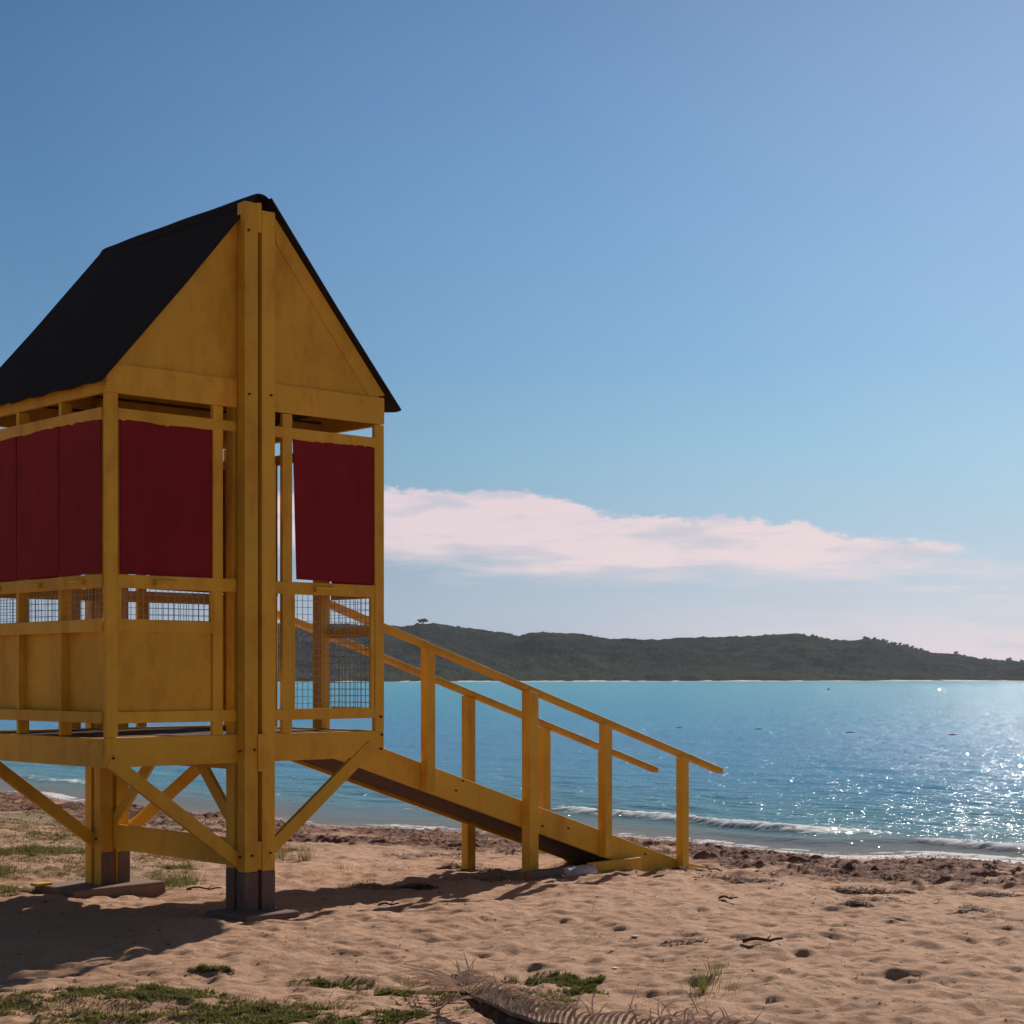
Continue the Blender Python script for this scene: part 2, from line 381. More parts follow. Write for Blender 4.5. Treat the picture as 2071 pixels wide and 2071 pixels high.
c1 = np.where(o_ < l1, np.exp(-((o_ - l1) / 0.42) ** 2), np.exp(-((o_ - l1) / 0.7) ** 2)) * e1
l2 = 1.35 + 0.25 * fbm(WX * 0.6, WX * 0 + 8, 2)
e2 = sst(1.8, 4.0, WX)
c2 = np.where(o_ < l2, np.exp(-((o_ - l2) / 0.3) ** 2), np.exp(-((o_ - l2) / 0.5) ** 2)) * e2
l3 = 6.8 + 0.5 * fbm(WX * 0.3, WX * 0 + 5, 2)
c3 = np.exp(-((o_ - l3) / 0.8) ** 2)
hw = SEA + swell + 0.085 * c1 + 0.055 * c2 + 0.045 * c3
fz = fbm(WX * 3.2, WZ * 5.0, 4, 0.65); fz2 = fbm(WX * 8, WZ * 13, 3, 0.7)
fe1 = sst(0.3, 1.0, WX) * (1 - sst(4.6, 6.0, WX)) + 0.6 * sst(-16, -12, WX) * (1 - sst(-9, -6, WX))
f1 = np.exp(-((o_ - l1 + 0.12) / 0.34) ** 2) * fe1 * (0.75 + 0.3 * fbm(WX * 1.1, WX * 0 + 1, 3))
f2 = np.exp(-((o_ - l2 + 0.08) / 0.22) ** 2) * sst(5.1, 5.8, WX) * 1.1
f3 = np.exp(-((o_ - 0.14) / 0.3) ** 2) * (0.5 + 0.3 * fbm(WX * 0.7, WX * 0, 2) + 0.25 * sst(4, 6, WX))
foamv = sst(0.42, 0.66, f1 * 1.05 + 0.7 * fz * f1 + 0.8 * fz2 * f1) + sst(0.4, 0.6, f2 * 1.1 + 0.5 * fz * f2 + 0.4 * fz2 * f2) \
      + sst(0.42, 0.6, f3 + 0.7 * fz * f3 + 0.9 * fz2 * f3) * 0.9 + 0.8 * sst(0.5, 0.62, fz2 + 0.5 * fz) * np.exp(-((o_ - l1 - 0.5) / 0.6) ** 2) * fe1
foamv = np.clip(foamv, 0, 1)
hw += foamv * (0.012 + 0.03 * (f1 + f2) * (0.5 + fz2))
sea = np_mesh('sea', np.stack([WX, WZ, hw], -1).reshape(-1, 3), grid_faces(*U.shape), WATER, True, {'off': o_, 'foam': foamv})
tag(sea, kind='structure')

# wavelets: thousands of small tilted facets riding on the surface; each mirrors whatever lies its way, a few of them the sun
NW = 60000
yy = rng.uniform(0.0035, 0.085, NW); Zw = (EYE - SEA) / yy; Uw = rng.uniform(-0.5, 0.6, NW); Xw = Uw * Zw
ofw = -inland(Xw, Zw)
cl = fbm(Xw * 0.12, Zw * 0.05, 3) + 0.5 * fbm(Uw * 9, np.log(Zw) * 7, 3)
pr_ = sst(-0.35, 0.5, cl) * (0.35 + 0.65 * sst(0.012, 0.045, yy) + 0.35 * (1 - sst(0.012, 0.03, yy)))
k_ = (ofw > 2.0) & (rng.random(NW) < pr_) & (Zw < 600)
Xw = Xw[k_]; Zw = Zw[k_]; nw = len(Xw)
wd = Zw * 0.0005 * rng.uniform(.5, 1.7, nw) + .004; ln = Zw * 0.0011 * rng.uniform(.6, 1.8, nw) + .01
nx = np.tan(rng.normal(0, R(9.5), nw)); nz_ = np.tan(rng.normal(0, R(9.5), nw)); an = rng.uniform(-.5, .5, nw)
C4 = []
zi = SEA + 0.035 + 0.05 * rng.random(nw)
for a_, b_ in ((-1, -.6), (.2, -1), (1, .5), (-.1, 1)):
    ex = a_ * wd * np.cos(an) - b_ * ln * np.sin(an) * .25; ez = a_ * wd * np.sin(an) * .25 + b_ * ln * np.cos(an)
    C4.append(np.stack([Xw + ex, Zw + ez, zi - (nx * ex + nz_ * ez)], -1))
Vw = np.stack(C4, 1).reshape(-1, 3); Fw = np.arange(nw * 4).reshape(-1, 4)
GLINT = bpy.data.materials.new('wet_facet'); GLINT.use_nodes = True; n = GLINT.node_tree.nodes; l = GLINT.node_tree.links
n.remove(n['Principled BSDF']); g_ = n.new('ShaderNodeBsdfGlossy'); g_.inputs['Roughness'].default_value = 0.11; g_.inputs[0].default_value = (0.9, 0.9, 0.9, 1)
d_ = n.new('ShaderNodeBsdfTransparent'); mx_ = n.new('ShaderNodeMixShader'); mx_.inputs[0].default_value = 0.13
l.new(d_.outputs[0], mx_.inputs[1]); l.new(g_.outputs[0], mx_.inputs[2]); l.new(mx_.outputs[0], n['Material Output'].inputs[0])
wv = np_mesh('water_wavelets', Vw, Fw, GLINT, False)
tag(wv, 'small glinting wavelets scattered over the sea surface', 'wavelets', kind='stuff')

# ------------------------------------------------------------------ far headland
RX = [-400, 0, 300, 550, 598, 720, 810, 848, 886, 928, 986, 1055, 1078, 1093, 1143, 1189, 1235, 1327, 1373, 1494, 1539, 1581, 1615, 1643, 1678, 1730, 1751, 1799, 1844, 1886, 1931, 1990, 2042, 2071, 2300, 2600, 2900]
RY = [1330, 1300, 1280, 1264, 1260, 1262, 1268, 1264, 1264, 1270, 1281, 1289, 1282, 1280, 1282, 1283, 1293, 1295, 1292, 1288, 1286, 1282, 1281, 1286, 1295, 1294, 1291, 1301, 1310, 1321, 1324, 1335, 1340, 1342, 1352, 1360, 1370]
hu = np.linspace(-0.40, 0.5, 1050); ht = np.linspace(0, 1.5, 150)
HU, HT = np.meshgrid(hu, ht)
shoreZ = 590 + 320 * (HU + 0.12)
HZ = shoreZ + HT * 190 + 14 * fbm(HU * 30, HT * 0 + 2, 3) * (1 - HT).clip(0)
ridge = EYE + (1366 - np.interp(HU * 3560 + 1035.5, RX, RY)) / 3560.0 * (shoreZ + 190) - 0.6
prof = np.where(HT < 1, np.sin(np.clip(HT, 0, 1) * math.pi / 2) ** 0.85, 1 - (HT - 1) ** 2 * 1.2)
HX = HU * HZ
body = fbm(HX * 0.016, HZ * 0.02, 4) * 5.0 * np.sin(np.clip(HT, 0, 1) * math.pi)
ridgey = np.abs(fbm(HX * 0.009 + HZ * 0.004, HZ * 0.004, 3)) * -9 * np.sin(np.clip(HT, 0, 1) * math.pi)
scrub = 1.5 * fbm(HX * 0.13, HZ * 0.16, 4, 0.7) * sst(0.0, 0.05, HT) + 0.9 * np.abs(fbm(HX * 0.42, HZ * 0.3, 2)) * sst(0.0, 0.03, HT)
HH = SEA + prof * (ridge - SEA) + body + ridgey + scrub
HH = np.where(HT < 0.012, SEA - 0.3, np.maximum(HH, SEA + 1.2 * sst(0.012, 0.03, HT) + scrub * 0.6))
low = (1 - sst(0.04, 0.22, HT)) * 0.7
bare = sst(0.1, 0.35, fbm(HX * 0.03, HZ * 0.03, 3)) * np.exp(-((HU - 0.22) / 0.035) ** 2) * np.exp(-((HT - 0.45) / 0.14) ** 2)
hill = np_mesh('headland', np.stack([HX, HZ, HH], -1).reshape(-1, 3), grid_faces(*HU.shape), HILL, True, {'low': low, 'bare': bare})
tag(hill, kind='structure')
mb = MB(); pts = []
for i in range(160):
    u = -0.3 + 0.75 * i / 159
    z = 590 + 320 * (u + 0.12) - 9 + 3 * math.sin(i * 1.7)
    pts.append((u * z, z))
for (a, c), (a2, c2_) in zip(pts[:-1], pts[1:]):
    w = random.uniform(1.0, 5)
    mb.add([(a, c, SEA + .02), (a2, c2_, SEA + .02), (a2, c2_ + 14, SEA + .02 + .09 * w), (a, c + 14, SEA + .02 + .09 * w), (a, c, SEA - .4), (a2, c2_, SEA - .4)], [(0, 1, 2, 3), (4, 5, 1, 0)])
far_beach = mb.build('far_beach', plain('pale_far_sand', (0.55, 0.45, 0.38), 0.9, 0, 0.2))
tag(far_beach, kind='structure')

# trees on the headland's skyline
def hill_top(px):
    u = (px - 1035.5) / 3560.0; z = 590 + 320 * (u + 0.12) + 190
    i = int(np.searchsorted(hu, u)); k = int(np.argmin(np.abs(ht - 1.0)))
    return HX[k, i], HZ[k, i], HH[k - 4:k + 4, i].max()
def make_tree(name, hgt, wid, flat, seed):
    rr = random.Random(seed); root = empty(name)
    t = MB(); t.cyl((0, 0, -1.0), (0.1 * hgt, 0, 0.55 * hgt), 0.08 * hgt, 6, 0.05 * hgt)
    for a in (0.3, 2.3, 4.4): t.cyl((0.1 * hgt, 0, 0.5 * hgt), (0.1 * hgt + math.cos(a) * wid * .28, math.sin(a) * wid * .28, 0.78 * hgt), 0.025 * hgt, 5, 0.012 * hgt)
    t.build('trunk', BARK, root)
    c = MB()
    cl = [(rr.gauss(0, wid * .2), rr.gauss(0, wid * .2), hgt * ((0.8 if flat else 0.66) + rr.uniform(-.12, .12) * (1.3 if flat else 2.4))) for _ in range(9)]
    for _ in range(420):
        cx, cy, cz = rr.choice(cl); s = hgt * 0.06 * rr.uniform(.6, 1.5)
        p = Vector((cx + rr.gauss(0, wid * .1), cy + rr.gauss(0, wid * .1), cz + rr.gauss(0, hgt * (.04 if flat else .09))))
        a = Vector((rr.gauss(0, 1), rr.gauss(0, 1), rr.gauss(0, 1))).normalized(); b_ = a.orthogonal().normalized()
        c.add([p - a * s - b_ * s, p + a * s - b_ * s, p + a * s + b_ * s, p - a * s + b_ * s], [(0, 1, 2, 3)])
    c.build('crown', CROWN, root)
    return root
def copy_tree(o, parent=None):
    c = o.copy(); COL.objects.link(c)
    if parent is not None: c.parent = parent
    for ch in o.children: copy_tree(ch, c)
    return c
lone = make_tree('umbrella_tree', 3.6, 4.2, True, 3)
x, y, z = hill_top(852); lone.location = (x, y, z - 1.7)
tag(lone, 'lone flat-topped tree standing clear on the left crest of the headland', 'tree')
proto = make_tree('scrub_tree', 2.1, 2.0, False, 5); first = True
for i, (px, s) in enumerate([(1640, .8), (1650, .9), (1659, 1.0), (1669, .9), (1747, 1.1), (1754, 1.0), (1766, .9), (1775, .8), (1784, .9), (1792, 1.0), (1803, 1.0), (1808, .8),
                             (1817, .9), (1826, .9), (1834, .8), (1844, 1.0), (1851, .8), (1860, .9), (1931, 1.1), (1938, .8), (1947, .9), (1956, .8), (1966, .9),
                             (1982, .8), (1990, .9), (2002, .8), (2013, .9), (2039, 1.4), (2066, 1.1), (1676, .7), (1645, .7), (1797, .7), (1813, .7), (1830, .7), (1848, .7), (1866, .7), (1874, .8), (1951, .7), (1961, .7), (1972, .7), (1996, .7), (2008, .7), (2024, .8), (2031, .7), (2052, .8)]):
    o = proto if first else copy_tree(proto); first = False
    x, y, z = hill_top(px); o.location = (x, y, z - 1.3); o.scale = (s, s, s * random.uniform(.8, 1.1)); o.rotation_euler.z = i * 2.1
    part = 'hump right of the highest crest' if px < 1700 else ('upper' if px < 1800 else 'middle' if px < 1900 else 'lower')
    tag(o, ('small dark scrub tree on the skyline hump beside the headland crest' if px < 1700 else
            'small dark scrub tree on the %s part of the falling right skyline' % part), 'tree', 'scrub trees along the headland skyline')

# buoys and floats
def bfloat(name, X, Z, r, label, cat, flat, group=None):
    root = empty(name, (X, Z, SEA)); m = MB()
    nn = 10; rings = [(-.4, .5), (-.1, .95), (.25, 1.0), (.6, .7), (.8, .3)]
    vs = []; fs = []
    for zz, rr in rings: vs += [(r * rr * math.cos(2 * math.pi * k / nn) * (2.6 if flat else 1), r * rr * math.sin(2 * math.pi * k / nn), r * zz * (.6 if flat else 1)) for k in range(nn)]
    for q_ in range(len(rings) - 1): fs += [(q_ * nn + k, q_ * nn + (k + 1) % nn, (q_ + 1) * nn + (k + 1) % nn, (q_ + 1) * nn + k) for k in range(nn)]
    fs += [tuple(range(nn - 1, -1, -1)), tuple(range((len(rings) - 1) * nn, len(rings) * nn))]
    m.add(vs, fs); m.build('float_body', FLOAT, root, smooth=True)
    k = MB(); k.cyl((0, 0, r * (.4 if flat else .7)), (0, 0, r * (.7 if flat else 1.25)), r * .16, 8); k.build('mooring_eye', FLOAT, root)
    tag(root, label, cat, group)
bfloat('buoy', 50.0, 278, 0.24, 'round black buoy far out below the headland', 'buoy', False)
for X, Z, s, lb in ((7.15, 75.3, .09, 'short dark float left of the line, just right of the ramp handrail end'), (10.3, 73.2, .13, 'dark flat float drifting second from the left of four'),
                 (13.3, 69.2, .12, 'dark flat float drifting third from the left of four'), (16.7, 66.6, .12, 'dark flat float nearest the right edge of the sea')):
    bfloat('sea_float', X, Z, s * .6, lb, 'float', True, 'dark floats in a row on the water')

# ------------------------------------------------------------------ the tower (metres, own axes: x along the gable front, y to the back)
T = empty('lifeguard_tower', (-2.796, 12.13, 0), math.atan2(0.6775, 0.7355))
tag(T, 'yellow wooden lifeguard tower on stilts with red panels, steep dark roof and ramp', 'lifeguard tower')
W, D = 2.44, 2.12
BV = 0.004
def P(name, *boxes, m=YEL, parent=T, j=0.002, bevel=BV):
    b = MB()
    for q in boxes: b.box(*q, j=j)
    return b.build(name, m, parent, bevel)
def PR(name, poly, y0, y1, m=YEL, axis='y', parent=T, bevel=0.0):
    b = MB(); b.prism(poly, y0, y1, axis); return b.build(name, m, parent, bevel)

# paired posts at front and back, with bare grey feet
for (ya, yb, ztop, zy) in ((-0.102, -0.002, 5.19, 0.31), (0.042, 0.142, 4.9, 0.33)):
    for k, (xa, xb) in enumerate(((1.07, 1.184), (1.222, 1.336))):
        p = P('support_post', (xa, xb, ya, yb, zy, ztop - 0.04 * k * (ya < 0)))
        P('concrete_foot', (xa - .003, xb + .003, ya - .003, yb + .003, -0.25, zy), m=GREY, parent=p, bevel=0.008)
for (ya, yb, ztop, foot) in ((D + 0.002, D + 0.102, 4.55, False), (D - 0.142, D - 0.042, 4.9, True)):
    for xa, xb in ((1.07, 1.184), (1.222, 1.336)):
        p = P('support_post', (xa, xb, ya, yb, -0.2 if not foot else 0.02, ztop))
        if foot: P('concrete_foot', (xa + .012, xb + .004, ya - .012, ya - .002, -0.2, 0.30), (xa + .012, xb + .004, ya, yb - .004, -0.2, 0.018), m=GREY, parent=p, bevel=0.002)
P('tie_beam', (1.187, 1.219, -0.098, D + 0.1, 0.325, 0.53))
P('floor_beam', (1.187, 1.2185, -0.098, D + 0.1, 1.045, 1.27))
P('floor_beam_end', (1.178, 1.25, -0.118, -0.104, 1.04, 1.315))
P('ridge_beam', (1.187, 1.2195, -0.099, D - 0.05, 4.985, 5.2))
# bolts
def bolt(x, y, z, ax='y', s=-1):
    b = MB(); r = .009
    if ax == 'y': b.cyl((x, y, z), (x, y + s * .014, z), r, 6); b.cyl((x, y + s * .014, z), (x, y + s * .024, z), r * .55, 6)
    else: b.cyl((x, y, z), (x + s * .014, y, z), r, 6); b.cyl((x + s * .014, y, z), (x + s * .024, y, z), r * .55, 6)
    b.build('bolt', RUST, T)
for x, z in ((1.105, 3.79), (1.295, 3.80), (1.13, 0.43), (1.29, 0.44), (1.10, 4.98), (1.15, 1.2)): bolt(x, -0.102, z)
for y, z in ((-.05, 0.42), (D - .09, 0.41), (D + .05, 0.45), (-.05, 1.19)): bolt(1.07, y, z, 'x')
for x, z in ((0.05, 1.17), (2.4, 1.42), (2.41, 1.28), (2.40, 1.17)): bolt(x, -0.003, z)

# knee braces
def brace(p, q, w=.1, t=.04, side=(0, 1, 0)):
    b = MB(); b.bar(p, q, w, t, side); b.build('knee_brace', YEL, T, BV)
brace((0.03, 0.012, 1.155), (1.12, 0.012, 0.36)); brace((2.32, 0.012, 1.20), (1.30, 0.012, 0.40))
brace((0.06, D - .022, 1.15), (1.12, D - .022, 0.36)); brace((2.36, D - .022, 1.16), (1.30, D - .022, 0.38))
brace((1.203, 0.75, 1.14), (1.203, 0.10, 0.50), .1, .034, (1, 0, 0)); brace((1.203, D - .8, 1.14), (1.203, D - .06, 0.47), .1, .034, (1, 0, 0))

# floor
P('fascia', (0.0, W, 0.0, 0.04, 1.105, 1.312)); P('fascia', (0.0, W, D - .04, D, 1.105, 1.312))
P('fascia', (-0.002, 0.038, 0.042, D - .042, 1.10, 1.306)); P('fascia', (W - .038, W + .002, 0.042, D - .042, 1.105, 1.31))
b = MB()
x = 0.045
while x < W - .1:
    b.box(x, x + .138, .045, D - .045, 1.272, 1.30 + random.uniform(-.002, .002), .001); x += .1455
b.build('deck_boards', DARKW, T)
P('joist', *[(x, x + .038, .045, D - .045, 1.12, 1.268) for x in (.5, .85, 1.55, 1.9)], m=DARKW)

# walls: shared heights
LR, CP, MR, UR, BM = (1.41, 1.492), (2.045, 2.135), (2.352, 2.446), (3.522, 3.596), (3.70, 3.902)
def wavy(x0, x1, z0, z1, amp=.012, n=34, seed=1):
    r = random.Random(seed); ph = r.uniform(0, 9)
    lowp = [(x0 + (x1 - x0) * i / n, z0 + amp * (.5 * math.sin(i * .13 + ph) + .3 * math.sin(i * .41 + ph * 2) + (r.uniform(-.9, .5) if r.random() < .3 else r.uniform(-.15, .15))) - amp * .3) for i in range(n + 1)]
    return lowp + [(x1, z1), (x0, z1)]
def gable_wall(y0, s, seed):
    """s=+1: outer face at y0 looking to -y (front); s=-1: outer face looks to +y (back)"""
    def Y(a, b): return (y0 + s * a, y0 + s * b) if s > 0 else (y0 + s * b, y0 + s * a)
    ya, yb = Y(0.004, .042); ra, rb = Y(0.0, .036)
    P('corner_post', (0.0, .092, ya - (.006 if s > 0 else 0), yb + (.006 if s < 0 else 0), 1.314, 3.70))
    P('corner_post', (W - .09, W, ya - (.006 if s > 0 else 0), yb + (.006 if s < 0 else 0), 1.314, 3.70))
    for xa, xb in ((.868, .953), (1.478, 1.565)): P('stud', (xa, xb, ya, yb, 1.3135, 3.699))
    for seg in ((.093, 1.068), (1.338, W - .091)):
        PR('upper_rail', wavy(seg[0], seg[1], UR[0], UR[1], .010, 44, seed + int(seg[0] * 9)), ra, rb)
        P('middle_rail', (seg[0], seg[1], ra, rb, *MR)); P('lower_rail', (seg[0], seg[1], ra, rb, *LR))
    P('cap_rail', (.093, .867, ra, rb, *CP))
    for q_ in ((.093, .122, *Y(.002, .03), CP[1], MR[0]), (.848, .867, *Y(.002, .03), CP[1], MR[0]), (1.566, 1.592, *Y(.002, .03), LR[1], MR[0]), (2.315, 2.348, *Y(.002, .03), LR[1], MR[0])):
        P('window_jamb', q_)
    P('lower_panel', (.095, .866, *Y(.022, .034), 1.47, 2.06), m=YEL2)
    ry = Y(.014, .024); e = .012
    PR('red_panel', [(.118, 2.449), (.878, 2.449), (.882, 3.535), (.118, 3.535)], *ry, m=RED)
    PR('red_panel', [(1.612, 2.466), (2.36, 2.452), (2.36, 3.54), (1.578, 3.535)], *Y(.008, .018), m=RED)
    PR('tie_plate', [(0.0, BM[0]), (1.069, BM[0]), (1.069, BM[1]), (.07, BM[1]), (0.0, 3.822)], *Y(-.004, .036)); P('tie_plate', (1.337, W, *Y(-.0045, .036), BM[0] + .006, BM[1] + .012))
    # gable
    PR('gable_panel', [(0.09, 3.88), (W - .02, 3.89), (1.32, 5.16), (1.15, 5.12)], *Y(.012, .03), m=YEL2)
    for a, c_ in (((.055, 3.893), (1.10, 5.112)), ((W + .01, 3.935), (1.40, 5.155))):
        b = MB(); dx, dz = c_[0] - a[0], c_[1] - a[1]; L = math.hypot(dx, dz); nx, nz = (dz / L, -dx / L) if dx > 0 else (-dz / L, dx / L)
        k = .115; yy = Y(.0015, .011)
        b.prism([a, (a[0] + (.13 if dx > 0 else -.15), 3.905), (c_[0] + nx * k - dx / L * .16, c_[1] + nz * k - dz / L * .16), (c_[0], c_[1])], *yy)
        b.build('rake_board', YEL, T)
    return Y
gable_wall(0.0, 1, 3); gable_wall(D, -1, 8)
# little grips on the drop-down shutters
for x in (.47, 1.86):
    b = MB(); b.box(x - .095, x + .095, -.024, -.001, 2.395, 2.415, .001); b.box(x - .095, x - .075, -.03, -.001, 2.375, 2.396, .001); b.build('handle', YEL, T, BV)
for y in (.36, .98, 1.62):
    b = MB(); b.box(-.047, -.022, y - .09, y + .09, 2.392, 2.412, .001); b.box(-.05, -.022, y - .09, y - .07, 2.372, 2.393, .001); b.build('handle', YEL, T, BV)

def side_wall(x0, s, full):
    def X(a, b): return (x0 + s * a, x0 + s * b) if s > 0 else (x0 + s * b, x0 + s * a)
    st = (.64, 1.285, 1.93) if full else (.70, 1.70)
    e0, e1 = .046, D - .046
    segs = [(e0, e1)] if full else [(e0, .698), (1.742, e1)]
    for y in st: P('stud', (*X(.002, .09), y, y + (.038 if full else .12 if y < 1 else .04), 1.3135, 3.699))
    for a, c_ in segs:
        P('cap_rail', (*X(-.018, .001), a, c_, *CP)); P('middle_rail', (*X(-.0185, .001), a, c_, *MR)); P('lower_rail', (*X(-.018, .001), a, c_, *LR))
        P('cap_rail_backing', (*X(.0035, .03), a, c_, CP[0] + .01, CP[1] - .01))
    b = MB(); b.prism(wavy(e0, e1, UR[0], UR[1], .012, 60, 5), *X(-.018, .001), axis='x'); b.build('upper_rail', YEL, T)
    P('wall_plate', (*X(-.002, .04), e0 - .003, e1 + .003, 3.70, 3.80 if x0 == 0 else 3.86))
    edges = [e0] + [q for q in st] + [e1]
    if full:
        for i in range(len(edges) - 1):
            a = edges[i] + (.038 if i else 0); c_ = edges[i + 1]
            P('lower_panel', (*X(.062, .074), a + .002, c_ - .002, 1.42, 2.12), m=YEL2)
        ys = [e0 + .01, .647, 1.292, e1]
        for i in range(3):
            b = MB(); tilt = .012 * i
            b.prism([(ys[i] + .004, 2.450 + (.01 if i == 1 else 0)), (ys[i + 1] - .003, 2.449), (ys[i + 1] - .004, 3.535), (ys[i] + .014, 3.535)], *X(-.010 - .001 * i, -.001 - .0005 * i), axis='x')
            b.build('red_panel', RED, T)
    else:
        b = MB(); b.prism([(e0 - .03, 2.40), (.69, 2.449), (.69, 3.53), (e0 - .02, 3.53)], *X(-.012, -.003), axis='x'); b.build('red_panel', RED, T)
side_wall(0.0, 1, True); side_wall(W, -1, False)
P('red_panel', (W - .058, W - .046, 1.37, D - .05, 2.40, 3.525), m=RED); P('lower_panel', (W - .058, W - .046, 1.37, D - .05, 1.315, 2.395), m=YEL2); P('stud', (W - .09, W - .06, 1.37, 1.41, 1.3135, 3.52))

# welded wire screens
def screen(u0, u1, z0, z1, mk, name='wire_screen', r=.0017):
    b = MB(); g = .052
    n_ = int((u1 - u0) / g); m_ = int((z1 - z0) / g)
    for i in range(1, n_ + 1):
        u = u0 + (u1 - u0) * i / (n_ + 1); b.box(*mk(u - r, u + r, -r, r), z0, z1)
    for i in range(1, m_ + 1):
        z = z0 + (z1 - z0) * i / (m_ + 1); b.box(*mk(u0, u1, r, 2.6 * r), z - r, z + r)
    b.build(name, WIRE, T)
for y0 in (.030, D - .030):
    mk = lambda u0, u1, a, b_, y0=y0: (u0, u1, y0 + a, y0 + b_)
    screen(.11, .86, 2.12, 2.36, mk); screen(1.58, 2.33, 1.48, 2.36, mk)
for a, c_ in ((.05, .64), (.68, 1.285), (1.325, 1.93)):
    screen(a, c_, 2.12, 2.36, lambda u0, u1, p, q: (.03 + p, .03 + q, u0, u1))
screen(.05, .70, 1.48, 2.36, lambda u0, u1, p, q: (W - .03 + p, W - .03 + q, u0, u1))

# roof: two thin dark slopes, a lapped ridge cap and bare rafters inside
def slope(xr, zr, xe, ze, y0, y1, seed):
    r = random.Random(seed); b = MB(); n_ = 40
    dx, dz = xe - xr, ze - zr; L = math.hypot(dx, dz); nx, nz = (-dz / L, dx / L) if dx > 0 else (dz / L, -dx / L)
    if nz < 0: nx, nz = -nx, -nz
    t = .015; vs = []
    for i in range(n_ + 1):
        y = y0 + (y1 - y0) * i / n_; w = r.uniform(-.009, .009) + .006 * math.sin(i * .9); sag = .008 * math.sin(i * .5)
        ex, ez = xe + dx / L * w, ze + dz / L * w
        mx_, mz_ = (xr + xe) / 2 - nx * .012, (zr + ze) / 2 - nz * .006
        vs += [(xr, y, zr), (mx_, y, mz_), (ex, y, ez), (xr + nx * t, y, zr + nz * t), (mx_ + nx * t, y, mz_ + nz * t), (ex + nx * t, y, ez + nz * t)]
    fs = []
    for i in range(n_):
        a = i * 6; c_ = a + 6
        fs += [(a, a + 1, c_ + 1, c_), (a + 1, a + 2, c_ + 2, c_ + 1), (a + 3, c_ + 3, c_ + 4, a + 4), (a + 4, c_ + 4, c_ + 5, a + 5), (a + 2, a + 5, c_ + 5, c_ + 2), (a, c_, c_ + 3, a + 3)]
    fs += [(0, 3, 4, 1), (1, 4, 5, 2)]; a = n_ * 6; fs += [(a, a + 1, a + 4, a + 3), (a + 1, a + 2, a + 5, a + 4)]
    b.add(vs, fs); return b.build('roof_slope', ROOF, T)
slope(1.225, 5.262, -.062, 3.757, -.045, D + .03, 4)
slope(1.335, 5.262, 2.565, 3.826, -.045, D + .03, 6)
b = MB(); pr = []
for i in range(9):
    a = math.pi * (i / 8); pr.append((1.28 - math.cos(a) * .105, 5.215 + math.sin(a) * .085))
pr = [(1.125, 5.175)] + pr + [(1.435, 5.175)]
inner = [(x_ * .93 + 1.28 * .07, z_ - .014) for x_, z_ in pr]
ny = 14; vs = []; k = len(pr)
for i in range(ny + 1):
    y = .0 + (D + .05) * i / ny; dzz = .002 * math.sin(i * 1.3) - .01 * (i / ny) ** 6
    vs += [(x_, y, z_ + dzz) for x_, z_ in pr] + [(x_, y, z_ + dzz) for x_, z_ in inner]
fs = []
for i in range(ny):
    for q_ in range(k - 1):
        a = i * 2 * k + q_; c_ = a + 2 * k
        fs += [(a, a + 1, c_ + 1, c_), (a + k, c_ + k, c_ + k + 1, a + k + 1)]
for e in (0, ny):
    for q_ in range(k - 1):
        a = e * 2 * k + q_; fs.append((a, a + 1, a + k + 1, a + k))
b.add(vs, fs); b.build('ridge_cap', ROOF, T)
b = MB()
for y in (.7, 1.4):
    b.bar((.07, y, 3.80), (1.20, y, 5.10), .08, .038); b.bar((2.42, y, 3.86), (1.36, y, 5.10), .08, .038)
b.build('rafters', DARKW, T)
b = MB(); b.bar((.1, .7, 3.78), (2.34, .7, 3.78), .02, .02); b.bar((.1, 1.4, 3.78), (2.34, 1.4, 3.78), .02, .02); b.build('ceiling_ties', DARKW, T)

# ramp, coming off the doorway on the right-hand side
SL = -.3275
def st_top(x): return 1.325 + (x - 2.47) * SL
ramp_ = MB()
n_ = 30
for i in range(n_):
    x0 = 2.47 + (6.75 - 2.47) * i / n_; x1 = 2.47 + (6.75 - 2.47) * (i + .96) / n_
    z0, z1 = st_top(x0) - .20, st_top(x1) - .20
    ramp_.add([(x0, .842, z0), (x1, .842, z1), (x1, 1.66, z1), (x0, 1.66, z0), (x0, .842, z0 + .03), (x1, .842, z1 + .03), (x1, 1.66, z1 + .03), (x0, 1.66, z0 + .03)],
              [(0, 1, 2, 3), (7, 6, 5, 4), (0, 4, 5, 1), (1, 5, 6, 2), (2, 6, 7, 3), (3, 7, 4, 0)])
RP = ramp_.build('ramp', DARKW, T)
gbase = -.20
for ya, yb in ((.80, .84), (1.662, 1.70)):
    b = MB()
    xs = 6.35
    poly = [(2.445, st_top(2.445)), (2.445, st_top(2.445) - .232), (6.05, st_top(6.05) - .232), (6.28, gbase - .05), (7.18, gbase - .05), (7.15, -.165), (6.82, st_top(6.82) + .015)]
    b.prism(poly, ya, yb); b.build('stringer', YEL2, RP, BV)
def rail_z(x): return 2.368 + (x - 2.44) * -.3163
